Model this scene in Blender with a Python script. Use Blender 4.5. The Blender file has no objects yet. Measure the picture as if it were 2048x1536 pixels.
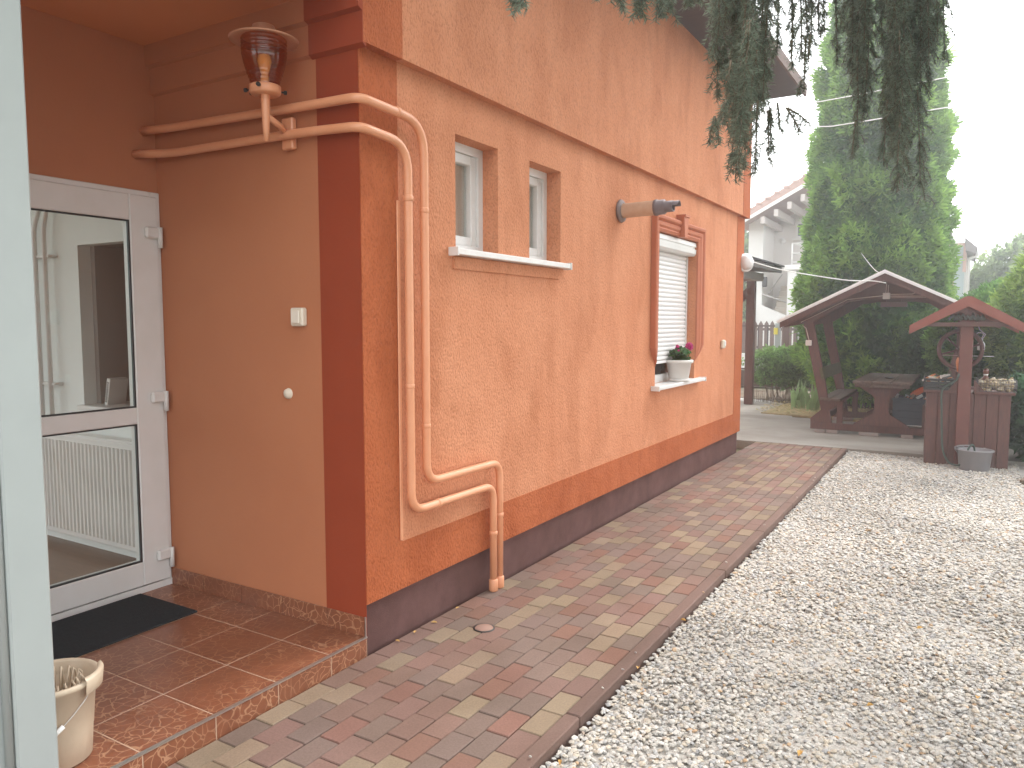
import bpy, bmesh, math, random
import numpy as np
from mathutils import Vector, Matrix
random.seed(7); RNG = np.random.default_rng(11)
R = math.radians
scene = bpy.context.scene
COL = scene.collection

# ------------------------------------------------------------------ camera
CX, CY, FP = 1024.0, 768.0, 1530.0
CAM = Vector((2.2805, -2.5274, 1.5))
YAW, PITCH = R(31.017), R(4.6707)
cam_d = bpy.data.cameras.new('camera'); cam = bpy.data.objects.new('camera', cam_d); COL.objects.link(cam)
cam.location = CAM; cam.rotation_euler = (R(90) - PITCH, 0, YAW)
cam_d.sensor_width = 36; cam_d.lens = 36 * FP / 2048; cam_d.clip_start = 0.05; cam_d.clip_end = 400
scene.camera = cam
# ------------------------------------------------------------------ sky and sun
SUN_EL, SUN_AZ = R(48), R(12)          # azimuth measured from +Y towards +X
world = bpy.data.worlds.new('World'); scene.world = world; world.use_nodes = True
wn = world.node_tree; bg = wn.nodes['Background']
sky = wn.nodes.new('ShaderNodeTexSky'); sky.sky_type = 'NISHITA'; sky.sun_disc = False
sky.sun_elevation = SUN_EL; sky.sun_rotation = SUN_AZ
sky.air_density = 1.0; sky.dust_density = 3.0; sky.ozone_density = 1.0
hs = wn.nodes.new('ShaderNodeHueSaturation'); hs.inputs['Saturation'].default_value = 0.28
wn.links.new(sky.outputs[0], hs.inputs['Color']); ov = wn.nodes.new('ShaderNodeMix'); ov.data_type = 'RGBA'; ov.inputs[0].default_value = 0.6; ov.inputs[7].default_value = (8.2, 8.4, 8.5, 1)   # even cloud deck over the clear sky
wn.links.new(hs.outputs[0], ov.inputs[6]); wn.links.new(ov.outputs[2], bg.inputs['Color'])
bg.inputs['Strength'].default_value = 0.15
sl = bpy.data.lights.new('sun', 'SUN'); sl.energy = 0.8; sl.angle = R(20); sl.color = (1.0, 0.96, 0.9)
so = bpy.data.objects.new('sun', sl); COL.objects.link(so); so.location = (4, 8, 12)
sd = Vector((math.sin(SUN_AZ) * math.cos(SUN_EL), math.cos(SUN_AZ) * math.cos(SUN_EL), math.sin(SUN_EL)))
so.rotation_euler = sd.to_track_quat('Z', 'Y').to_euler()
vs = scene.view_settings; vs.view_transform = 'Standard'; vs.look = 'None'; vs.gamma = 1; vs.exposure = 1.66
scene.cycles.max_bounces = 10; scene.cycles.diffuse_bounces = 6; scene.cycles.transparent_max_bounces = 24
scene.cycles.volume_bounces = 1; scene.cycles.sample_clamp_indirect = 6

# ------------------------------------------------------------------ measuring helper: ray of the photo -> point of the place
_R = Vector((math.cos(YAW), math.sin(YAW), 0))
_F = Vector((-math.sin(YAW) * math.cos(PITCH), math.cos(YAW) * math.cos(PITCH), -math.sin(PITCH)))
_U = _R.cross(_F)
def ray(u, v): return _R * ((u - CX) / FP) + _U * ((CY - v) / FP) + _F
def at(u, v, ax, c):
    d = ray(u, v); return CAM + d * ((c - CAM[ax]) / d[ax])
def atd(u, v, D): return CAM + ray(u, v).normalized() * D

# ------------------------------------------------------------------ materials
MATS = {}
def mat(name, col, rough=0.65, col2=None, vscale=6, bump=0, bscale=120, metal=0, attr=False, trans=0, spec=0.5, detail=4, stretch=None, streak=None):
    if name in MATS: return MATS[name]
    m = bpy.data.materials.new(name); m.use_nodes = True; nt = m.node_tree; N = nt.nodes; L = nt.links
    p = N['Principled BSDF']; p.inputs['Roughness'].default_value = rough; p.inputs['Metallic'].default_value = metal
    p.inputs['Specular IOR Level'].default_value = spec
    c = (*col, 1); p.inputs['Base Color'].default_value = c
    tc = N.new('ShaderNodeTexCoord'); vec = tc.outputs['Object']
    if stretch:
        mp = N.new('ShaderNodeMapping'); mp.inputs['Scale'].default_value = stretch
        L.new(vec, mp.inputs['Vector']); svec = mp.outputs[0]
    else: svec = vec
    out = None
    if col2:
        n = N.new('ShaderNodeTexNoise'); n.inputs['Scale'].default_value = vscale; n.inputs['Detail'].default_value = detail
        n.inputs['Roughness'].default_value = 0.65; L.new(svec, n.inputs['Vector'])
        cr = N.new('ShaderNodeValToRGB'); cr.color_ramp.elements[0].position = 0.33; cr.color_ramp.elements[1].position = 0.67
        cr.color_ramp.elements[0].color = c; cr.color_ramp.elements[1].color = (*col2, 1)
        L.new(n.outputs['Fac'], cr.inputs['Fac']); out = cr.outputs['Color']
    if attr:
        a = N.new('ShaderNodeAttribute'); a.attribute_name = 'tint'
        mx = N.new('ShaderNodeMix'); mx.data_type = 'RGBA'; mx.blend_type = 'MULTIPLY'; mx.inputs[0].default_value = 1
        if out: L.new(out, mx.inputs[6])
        else: mx.inputs[6].default_value = c
        L.new(a.outputs['Color'], mx.inputs[7]); out = mx.outputs[2]
    if streak:
        n = N.new('ShaderNodeTexNoise'); n.inputs['Scale'].default_value = 1.0; n.inputs['Detail'].default_value = 5
        mp = N.new('ShaderNodeMapping'); mp.inputs['Scale'].default_value = streak[0]; L.new(vec, mp.inputs[0]); L.new(mp.outputs[0], n.inputs['Vector'])
        cr = N.new('ShaderNodeValToRGB'); cr.color_ramp.elements[0].position = 0.42; cr.color_ramp.elements[1].position = 0.66
        cr.color_ramp.elements[0].color = (1, 1, 1, 1); cr.color_ramp.elements[1].color = (*streak[1], 1)
        L.new(n.outputs['Fac'], cr.inputs[0])
        mx = N.new('ShaderNodeMix'); mx.data_type = 'RGBA'; mx.blend_type = 'MULTIPLY'; mx.inputs[0].default_value = 1
        if out: L.new(out, mx.inputs[6])
        else: mx.inputs[6].default_value = c
        L.new(cr.outputs[0], mx.inputs[7]); out = mx.outputs[2]
    if out: L.new(out, p.inputs['Base Color'])
    if bump:
        n = N.new('ShaderNodeTexNoise'); n.inputs['Scale'].default_value = bscale; n.inputs['Detail'].default_value = 3
        L.new(svec if stretch else vec, n.inputs['Vector'])
        b = N.new('ShaderNodeBump'); b.inputs['Strength'].default_value = 1.0; b.inputs['Distance'].default_value = bump
        L.new(n.outputs['Fac'], b.inputs['Height']); L.new(b.outputs[0], p.inputs['Normal'])
    if trans:
        o = N['Material Output']; t = N.new('ShaderNodeBsdfTranslucent')
        if out: L.new(out, t.inputs['Color'])
        else: t.inputs['Color'].default_value = c
        ms = N.new('ShaderNodeMixShader'); ms.inputs[0].default_value = trans
        L.new(p.outputs[0], ms.inputs[1]); L.new(t.outputs[0], ms.inputs[2]); L.new(ms.outputs[0], o.inputs[0])
    MATS[name] = m; return m

def glass_mat(name, tint=(1, 1, 1), spec=0.12):
    m = bpy.data.materials.new(name); m.use_nodes = True; nt = m.node_tree; nt.nodes.clear(); N = nt.nodes; L = nt.links
    o = N.new('ShaderNodeOutputMaterial'); t = N.new('ShaderNodeBsdfTransparent'); t.inputs[0].default_value = (*tint, 1)
    g = N.new('ShaderNodeBsdfGlossy'); g.inputs['Roughness'].default_value = 0.02
    f = N.new('ShaderNodeLayerWeight'); f.inputs['Blend'].default_value = 0.5
    pw = N.new('ShaderNodeMath'); pw.operation = 'POWER'; pw.inputs[1].default_value = 3.5; L.new(f.outputs['Facing'], pw.inputs[0])
    ma = N.new('ShaderNodeMath'); ma.operation = 'MULTIPLY_ADD'; ma.inputs[1].default_value = .75; ma.inputs[2].default_value = .04 + spec * .2; L.new(pw.outputs[0], ma.inputs[0])
    x = N.new('ShaderNodeMixShader'); L.new(ma.outputs[0], x.inputs[0]); L.new(t.outputs[0], x.inputs[1]); L.new(g.outputs[0], x.inputs[2])
    L.new(x.outputs[0], o.inputs[0]); return m

ORANGE = (0.62, 0.272, 0.148); ORANGE2 = (0.575, 0.238, 0.124); DARKO = (0.45, 0.132, 0.052); DARKO2 = (0.41, 0.112, 0.041)
def stucco(name, c1, c2, bump=0.004, smooth=False):
    m = mat(name, c1, 0.88, c2, 2.2, spec=0.2, streak=((1.2, 5.0, 0.7), (0.93, 0.89, 0.86)))
    nt = m.node_tree; N = nt.nodes; L = nt.links; p = N['Principled BSDF']; tc = N['Texture Coordinate']
    n1 = N.new('ShaderNodeTexNoise'); n1.inputs['Scale'].default_value = 115; n1.inputs['Detail'].default_value = 2
    v1 = N.new('ShaderNodeTexVoronoi'); v1.inputs['Scale'].default_value = 95
    n2 = N.new('ShaderNodeTexNoise'); n2.inputs['Scale'].default_value = 9; n2.inputs['Detail'].default_value = 4
    mp = N.new('ShaderNodeMapping'); mp.inputs['Scale'].default_value = (1, 1, 0.6)
    L.new(tc.outputs['Object'], mp.inputs[0])
    for n in (n1, v1): L.new(mp.outputs[0], n.inputs['Vector'])
    L.new(tc.outputs['Object'], n2.inputs['Vector'])
    a = N.new('ShaderNodeMath'); a.operation = 'MULTIPLY_ADD'; a.inputs[1].default_value = 0.7
    L.new(v1.outputs['Distance'], a.inputs[0]); L.new(n1.outputs['Fac'], a.inputs[2])
    a2 = N.new('ShaderNodeMath'); a2.operation = 'MULTIPLY_ADD'; a2.inputs[1].default_value = 2.6
    L.new(n2.outputs['Fac'], a2.inputs[0]); L.new(a.outputs[0], a2.inputs[2])
    src = p.inputs['Base Color'].links[0].from_socket      # shade of the grain pits put into the colour, plus trowel patches
    pr = N.new('ShaderNodeValToRGB'); pr.color_ramp.elements[0].position = 0.30; pr.color_ramp.elements[1].position = 0.52
    pr.color_ramp.elements[0].color = (0.80, 0.76, 0.74, 1); pr.color_ramp.elements[1].color = (1.03, 1.03, 1.03, 1); L.new(n1.outputs['Fac'], pr.inputs[0])
    n4 = N.new('ShaderNodeTexNoise'); n4.inputs['Scale'].default_value = 1.0; n4.inputs['Detail'].default_value = 7; n4.inputs['Distortion'].default_value = 0.6
    m4 = N.new('ShaderNodeMapping'); m4.inputs['Scale'].default_value = (2, 2.6, 1.3); L.new(tc.outputs['Object'], m4.inputs[0]); L.new(m4.outputs[0], n4.inputs['Vector'])
    p4 = N.new('ShaderNodeValToRGB'); p4.color_ramp.elements[0].position = 0.50; p4.color_ramp.elements[1].position = 0.60
    p4.color_ramp.elements[0].color = (1, 1, 1, 1); p4.color_ramp.elements[1].color = (0.90, 0.865, 0.835, 1); L.new(n4.outputs['Fac'], p4.inputs[0])
    for ramp in (pr, p4):
        mm = N.new('ShaderNodeMix'); mm.data_type = 'RGBA'; mm.blend_type = 'MULTIPLY'; mm.inputs[0].default_value = 1
        L.new(src, mm.inputs[6]); L.new(ramp.outputs[0], mm.inputs[7]); src = mm.outputs[2]
    L.new(src, p.inputs['Base Color'])
    b = N.new('ShaderNodeBump'); b.inputs['Distance'].default_value = bump; b.inputs['Strength'].default_value = 1
    L.new(a2.outputs[0], b.inputs['Height']); L.new(b.outputs[0], p.inputs['Normal'])
    return m
M_WALL = stucco('orange_stucco', ORANGE, ORANGE2, 0.0042)
M_BAND = stucco('deep_orange_stucco', DARKO, DARKO2, 0.0042)
M_SMOOTH = mat('orange_paint_shaded', (0.46, 0.178, 0.086), 0.8, (0.43, 0.162, 0.078), 1.6, bump=0.0006, bscale=60, spec=0.25)  # same orange as the wall, darkened in colour for the porch shade
M_SMOOTHD = mat('deep_orange_paint_shaded', (0.285, 0.050, 0.018), 0.8, (0.26, 0.044, 0.015), 2, bump=0.0006, bscale=60, spec=0.25)  # corner band orange, darkened in colour because this face is shaded
M_PLINTH = mat('plinth_brown', (0.115, 0.058, 0.052), 0.9, (0.15, 0.078, 0.070), 8, bump=0.002, bscale=260, spec=0.2, streak=((3, 3, 1), (0.8, 0.78, 0.76)))
M_PIPE = mat('pipe_paint', (0.72, 0.33, 0.18), 0.38, (0.69, 0.30, 0.155), 12, bump=0.0003, bscale=90)
M_WHITE = mat('white_pvc', (0.72, 0.71, 0.69), 0.35, (0.68, 0.67, 0.64), 7)
M_WHITEG = mat('pale_pvc', (0.365, 0.40, 0.385), 0.4, (0.34, 0.372, 0.36), 3, bump=0.0003, bscale=8)
M_SILL = mat('white_sill', (0.74, 0.72, 0.70), 0.4, (0.68, 0.65, 0.62), 10, bump=0.0006, bscale=40)
M_MOULD = mat('moulding_paint', (0.50, 0.165, 0.085), 0.7, (0.46, 0.145, 0.07), 8, bump=0.001, bscale=80)
M_BLACK = mat('black_rubber', (0.02, 0.02, 0.02), 0.5)
M_DGREY = mat('dark_grey_plastic', (0.10, 0.095, 0.10), 0.45)
M_ROOM = mat('room_white', (0.78, 0.81, 0.79), 0.8, (0.76, 0.79, 0.77), 2)
M_ROOMG = mat('room_grey', (0.30, 0.29, 0.28), 0.8)
M_RED = mat('brown_red_wood', (0.135, 0.056, 0.043), 0.65, (0.085, 0.040, 0.034), 7, bump=0.0012, bscale=30, stretch=(8, 8, 1.2))
M_REDB = mat('fresh_red_wood', (0.25, 0.072, 0.048), 0.5, (0.20, 0.056, 0.038), 5, bump=0.0008, bscale=30)
M_WOODD = mat('weathered_table_wood', (0.085, 0.055, 0.042), 0.7, (0.15, 0.10, 0.075), 5, bump=0.001, bscale=30, stretch=(8, 1.5, 8))
M_MOSS = mat('mossy_wood', (0.075, 0.055, 0.03), 0.8, (0.10, 0.095, 0.04), 12, bump=0.001, bscale=60)
M_SOFFIT = mat('dark_soffit', (0.075, 0.055, 0.05), 0.75, (0.06, 0.045, 0.042), 4, stretch=(1, 6, 1))
M_CONC = mat('concrete', (0.27, 0.245, 0.21), 0.9, (0.34, 0.315, 0.275), 1.6, bump=0.003, bscale=45, detail=8, streak=((0.6, 1.6, 1), (0.72, 0.70, 0.68)))
M_SOIL = mat('soil', (0.10, 0.07, 0.045), 0.95, (0.17, 0.125, 0.08), 9, bump=0.01, bscale=30)
M_METAL = mat('aluminium', (0.62, 0.60, 0.57), 0.32, metal=0.9)
M_FOL = mat('foliage', (1, 1, 1), 0.55, attr=True, trans=0.5, spec=0.3)
M_ATT = mat('tinted', (1, 1, 1), 0.8, attr=True, spec=0.3)
M_BARK = mat('bark', (0.10, 0.065, 0.045), 0.9, (0.06, 0.04, 0.03), 14, bump=0.01, bscale=30)

# ------------------------------------------------------------------ mesh building
ORG = {}
def prop(o, label=None, cat=None, group=None, kind=None):
    if label: o['label'] = label
    if cat: o['category'] = cat
    if group: o['group'] = group
    if kind: o['kind'] = kind
    return o
def empty(name, loc, label=None, cat=None, group=None, rz=0):
    o = bpy.data.objects.new(name, None); COL.objects.link(o); o.location = loc; o.rotation_euler = (0, 0, rz)
    o.empty_display_size = 0.1; ORG[o.name] = Vector((0, 0, 0)) if rz else Vector(loc)
    return prop(o, label, cat, group)
class MB:
    def __init__(s): s.v = []; s.f = []; s.t = []; s.tint = (1, 1, 1); s.sm = []; s.cuts = []
    def add(s, vs, fs, smooth=False):
        b = len(s.v); s.cuts.append((b, len(s.f))); s.v += [tuple(p) for p in vs]
        for f in fs: s.f.append([b + i for i in f]); s.t.append(s.tint); s.sm.append(smooth)
        return s
    def box(s, x0, x1, y0, y1, z0, z1, M=None):
        vs = [(x, y, z) for z in (z0, z1) for y in (y0, y1) for x in (x0, x1)]
        if M: vs = [M @ Vector(p) for p in vs]
        return s.add(vs, [(0, 2, 3, 1), (4, 5, 7, 6), (0, 1, 5, 4), (2, 6, 7, 3), (0, 4, 6, 2), (1, 3, 7, 5)])
    def bev(s, x0, x1, y0, y1, z0, z1, b=0.004, M=None):
        """box with chamfered edges"""
        X = (x0, x1); Y = (y0, y1); Z = (z0, z1); vs = []; idx = {}
        for i in (0, 1):
            for j in (0, 1):
                for k in (0, 1):
                    sx = b if i == 0 else -b; sy = b if j == 0 else -b; sz = b if k == 0 else -b
                    for a, p in (('x', (X[i], Y[j] + sy, Z[k] + sz)), ('y', (X[i] + sx, Y[j], Z[k] + sz)), ('z', (X[i] + sx, Y[j] + sy, Z[k]))):
                        idx[(a, i, j, k)] = len(vs); vs.append(p)
        if M: vs = [M @ Vector(p) for p in vs]
        q = idx; F = []
        for i in (0, 1):
            o = [(0, 0), (0, 1), (1, 1), (1, 0)]
            F.append([q[('x', i, a, c)] for a, c in o]); F.append([q[('y', a, i, c)] for a, c in o]); F.append([q[('z', a, c, i)] for a, c in o])
        for a in (0, 1):
            for c in (0, 1):
                F.append([q[('x', a, c, 0)], q[('x', a, c, 1)], q[('y', a, c, 1)], q[('y', a, c, 0)]])
                F.append([q[('x', a, 0, c)], q[('x', a, 1, c)], q[('z', a, 1, c)], q[('z', a, 0, c)]])
                F.append([q[('y', 0, a, c)], q[('y', 1, a, c)], q[('z', 1, a, c)], q[('z', 0, a, c)]])
        for i in (0, 1):
            for j in (0, 1):
                for k in (0, 1): F.append([q[('x', i, j, k)], q[('y', i, j, k)], q[('z', i, j, k)]])
        c0 = sum((Vector(p) for p in vs), Vector()) / len(vs); G = []
        for f in F:
            a, b_, c = Vector(vs[f[0]]), Vector(vs[f[1]]), Vector(vs[f[2]])
            if (b_ - a).cross(c - b_).dot(a - c0) < 0: f = f[::-1]
            G.append(f)
        return s.add(vs, G)
    def prism(s, poly, ax, a, b, M=None):
        """extrude polygon (list of 2D) along axis ax from a to b"""
        n = len(poly); vs = []
        for c in (a, b):
            for p in poly:
                q = [0, 0, 0]; o = [i for i in range(3) if i != ax]; q[ax] = c; q[o[0]] = p[0]; q[o[1]] = p[1]; vs.append(tuple(q))
        if M: vs = [M @ Vector(p) for p in vs]
        return s.add(vs, [list(range(n)), list(range(2 * n - 1, n - 1, -1))] + [[i, (i + 1) % n, n + (i + 1) % n, n + i][::-1] for i in range(n)])
    def tube(s, pts, r, n=8, cap=True):
        pts = [Vector(p) for p in pts]; rs = r if isinstance(r, (list, tuple)) else [r] * len(pts)
        rings = []; up = None
        for i, p in enumerate(pts):
            if i == 0: d = pts[1] - p
            elif i == len(pts) - 1: d = p - pts[i - 1]
            else: d = (pts[i + 1] - p).normalized() + (p - pts[i - 1]).normalized()
            d = d.normalized() if d.length > 1e-9 else Vector((0, 0, 1))
            if up is None: up = d.orthogonal().normalized()
            up = (up - d * up.dot(d)); up = up.normalized() if up.length > 1e-6 else d.orthogonal().normalized()
            w = d.cross(up)
            rings.append([p + (up * math.cos(2 * math.pi * k / n) + w * math.sin(2 * math.pi * k / n)) * rs[i] for k in range(n)])
        vs = [q for rg in rings for q in rg]; fs = []
        for i in range(len(pts) - 1):
            for k in range(n):
                fs.append([i * n + k, i * n + (k + 1) % n, (i + 1) * n + (k + 1) % n, (i + 1) * n + k])
        if cap: fs.append(list(range(n))[::-1]); fs.append([(len(pts) - 1) * n + k for k in range(n)])
        return s.add(vs, fs, True)
    def lathe(s, prof, c, n=24, M=None, sx=1, sy=1, a0=0, a1=2 * math.pi):
        """prof: (r, z) list turned about z through c"""
        full = abs(a1 - a0 - 2 * math.pi) < 1e-6; m = n if full else n + 1
        vs = []
        for r, z in prof:
            for k in range(m):
                a = a0 + (a1 - a0) * k / n
                p = Vector((r * math.cos(a) * sx, r * math.sin(a) * sy, z))
                if M: p = M @ p
                vs.append(p + Vector(c))
        fs = []
        for i in range(len(prof) - 1):
            for k in range(n):
                fs.append([i * m + k, i * m + (k + 1) % m, (i + 1) * m + (k + 1) % m, (i + 1) * m + k])
        return s.add(vs, fs, True)
    def build(s, name, m, parent=None, local=False, flat=False):
        me = bpy.data.meshes.new(name); o = bpy.data.objects.new(name, me); COL.objects.link(o)
        off = Vector((0, 0, 0))
        if parent is not None:
            o.parent = parent; off = ORG.get(parent.name, Vector((0, 0, 0)))
            if local: off = Vector((0, 0, 0))
        ORG[o.name] = off
        me.from_pydata([tuple(Vector(p) - off) for p in s.v], [], s.f); me.materials.append(m)
        if any(t != (1, 1, 1) for t in s.t):
            at_ = me.color_attributes.new('tint', 'FLOAT_COLOR', 'CORNER')
            arr = np.ones((len(me.loops), 4), dtype=np.float32); k = 0
            for f, t in zip(s.f, s.t): arr[k:k + len(f), :3] = t; k += len(f)
            at_.data.foreach_set('color', arr.ravel())
        if not flat: me.polygons.foreach_set('use_smooth', s.sm)
        me.update()
        return o
def each(mb, name, m, parent=None, per=1, local=False):
    """every `per` consecutive pieces of the builder become one object"""
    out = []
    for k in range(0, len(mb.cuts), per):
        v0 = mb.cuts[k][0]; f0 = mb.cuts[k][1]; e = mb.cuts[k + per] if k + per < len(mb.cuts) else (len(mb.v), len(mb.f))
        q_ = MB(); q_.v = mb.v[v0:e[0]]; q_.f = [[i - v0 for i in f] for f in mb.f[f0:e[1]]]; q_.t = mb.t[f0:e[1]]; q_.sm = mb.sm[f0:e[1]]
        out.append(q_.build(name, m, parent, local=local))
    return out
def npmesh(name, V, F, m, tint=None, parent=None, smooth=False):
    """V (n,3), F (k,c) same-size faces, tint (k,3)"""
    me = bpy.data.meshes.new(name); o = bpy.data.objects.new(name, me); COL.objects.link(o)
    off = np.zeros(3)
    if parent is not None: o.parent = parent; off = np.array(ORG.get(parent.name, (0, 0, 0)))
    ORG[o.name] = Vector(off)
    V = np.asarray(V, dtype=np.float32) - off.astype(np.float32); F = np.asarray(F, dtype=np.int32); k, c = F.shape
    me.vertices.add(len(V)); me.vertices.foreach_set('co', V.ravel())
    me.loops.add(k * c); me.loops.foreach_set('vertex_index', F.ravel())
    me.polygons.add(k); me.polygons.foreach_set('loop_start', np.arange(k, dtype=np.int32) * c)
    me.polygons.foreach_set('use_smooth', np.full(k, smooth))
    me.materials.append(m); me.update(calc_edges=True)
    if tint is not None:
        a = me.color_attributes.new('tint', 'FLOAT_COLOR', 'CORNER')
        arr = np.ones((k, c, 4), dtype=np.float32); arr[:, :, :3] = np.asarray(tint, dtype=np.float32)[:, None, :]
        a.data.foreach_set('color', arr.ravel())
    return o
def arc(c, r, a0, a1, e1, e2, n=6):
    """arc points around c in plane e1,e2"""
    c = Vector(c); e1 = Vector(e1); e2 = Vector(e2)
    return [c + e1 * (r * math.cos(a0 + (a1 - a0) * i / n)) + e2 * (r * math.sin(a0 + (a1 - a0) * i / n)) for i in range(n + 1)]
def rounded(pts, r, n=6):
    """polyline with rounded corners"""
    P = [Vector(p) for p in pts]; out = [P[0]]
    for i in range(1, len(P) - 1):
        a = (P[i - 1] - P[i]); b = (P[i + 1] - P[i]); rr = min(r if not isinstance(r, (list, tuple)) else r[i - 1], a.length * .49, b.length * .49)
        s_ = P[i] + a.normalized() * rr; e = P[i] + b.normalized() * rr
        for k in range(n + 1):
            t = k / n; out.append(s_ * (1 - t) ** 2 + P[i] * 2 * t * (1 - t) + e * t ** 2)
    out.append(P[-1]); return out

# ================================================================== GROUND
def sheet(name, poly, z, m, th=0.0):
    mb = MB()
    if th: mb.prism(poly, 2, z - th, z)
    else: mb.add([(x, y, z) for x, y in poly], [list(range(len(poly)))])
    return prop(mb.build(name, m), kind='structure')
sheet('ground', [(-60, -60), (60, -60), (60, 60), (-60, 60)], -0.12, mat('ground', (0.13, 0.11, 0.075), 0.95, (0.16, 0.15, 0.08), 3, bump=0.01, bscale=12))
M_GBASE = mat('gravel_bed', (0.38, 0.355, 0.32), 0.95, (0.50, 0.47, 0.43), 60, bump=0.012, bscale=70)
sheet('gravel_bed', [(1.1, -6), (7, -6), (7, 7.35), (1.1, 7.35)], -0.046, M_GBASE)
sheet('concrete_yard', [(-6, 7.21), (3.6, 7.21), (3.6, 9.6), (-0.1, 10.0), (-0.62, 11.9), (-6, 13.0)], 0.0, M_CONC, 0.11)
sheet('flower_bed', [(-0.62, 10.3), (6, 9.4), (6, 14.5), (-3.0, 14.5), (-2.2, 12.9), (-0.6, 12.2)], 0.012, M_SOIL, 0.13)
sheet('side_bed', [(2.72, 6.1), (7, 5.4), (7, 9.7), (3.62, 9.7), (3.0, 7.3)], 0.0, M_SOIL, 0.1)
sheet('street', [(-30, 16.4), (14, 16.4), (14, 19.3), (-30, 19.3)], -0.03, mat('street', (0.30, 0.27, 0.22), 0.9, (0.36, 0.33, 0.27), 2), 0.05)
sheet('paved_drive', [(-8, 13.0), (-0.62, 11.95), (-3.0, 14.6), (-3.0, 16.4), (-8, 16.4)], 0.004, mat('drive', (0.42, 0.40, 0.37), 0.9, (0.48, 0.46, 0.43), 2), 0.08)

# pavers
def pavers():
    cols = [((0.228, 0.140, 0.116), 28), ((0.205, 0.146, 0.122), 32), ((0.275, 0.205, 0.146), 28), ((0.235, 0.128, 0.100), 12)]
    pick = [c for c, w in cols for _ in range(w)]
    mb = MB(); rw = 0.0995; L = 0.168
    for i in range(10):
        y = -4.0 + (i * 0.41 % 1) * L
        while y < 7.17:
            y1 = min(y + L, 7.195)
            x0 = 0.004 + i * rw; g = 0.0016
            k = random.uniform(0.94, 1.08); c = random.choice(pick)
            near = -1.5 < y < 3
            mb.tint = tuple(v * k * random.uniform(0.98, 1.02) for v in c)
            dz = random.uniform(-0.0018, 0.0018)
            if y1 - y > 0.03:
                (mb.bev if True else mb.box)(x0 + g, x0 + rw - g, y + g, y1 - g, -0.05, dz, 0.0035)
            y += L
    m = mat('paver', (1.06, 1.05, 1.03), 0.85, (0.84, 0.84, 0.82), 120, bump=0.0016, bscale=260, attr=True, spec=0.25, streak=((2.4, 2.4, 1), (0.84, 0.83, 0.80)))
    o = prop(mb.build('paver_path', m), kind='structure')
    sheet('paver_bedding', [(0.0, -6), (1.0, -6), (1.0, 7.2), (0.0, 7.2)], -0.009, mat('joint_sand', (0.085, 0.065, 0.05), 0.95, (0.12, 0.10, 0.07), 30), 0.08)
    mb = MB(); y = -5.0
    while y < 7.2:
        y1 = min(y + 0.998, 7.2); k = random.uniform(0.9, 1.1); mb.tint = (0.185 * k, 0.118 * k, 0.098 * k)
        mb.bev(1.001, 1.062, y + 0.0015, y1 - 0.0015, -0.11, 0.004, 0.005); mb.tint = (0.17 * k, 0.112 * k, 0.095 * k)
        y += 1.0
    prop(mb.build('path_kerb', m), kind='structure')
pavers()

# gravel: real pebbles
def pebble_variants(n):
    bm = bmesh.new(); bmesh.ops.create_icosphere(bm, subdivisions=1, radius=1); base = np.array([v.co[:] for v in bm.verts]); F = np.array([[v.index for v in f.verts] for f in bm.faces]); bm.free()
    out = []
    for _ in range(n):
        V = base * (1 + RNG.uniform(-0.28, 0.22, (len(base), 1))); V = V * np.array([1, RNG.uniform(0.6, 0.9), RNG.uniform(0.32, 0.55)]); out.append(V)
    return out, F
PAL = np.array([(0.54, 0.525, 0.50), (0.48, 0.48, 0.48), (0.60, 0.585, 0.56), (0.52, 0.485, 0.43), (0.47, 0.46, 0.44), (0.42, 0.425, 0.44), (0.57, 0.51, 0.43), (0.66, 0.65, 0.63), (0.50, 0.36, 0.24), (0.40, 0.33, 0.28)])
PW = np.array([.17, .17, .16, .13, .12, .08, .08, .06, .015, .015]); PW = PW / PW.sum()
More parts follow.
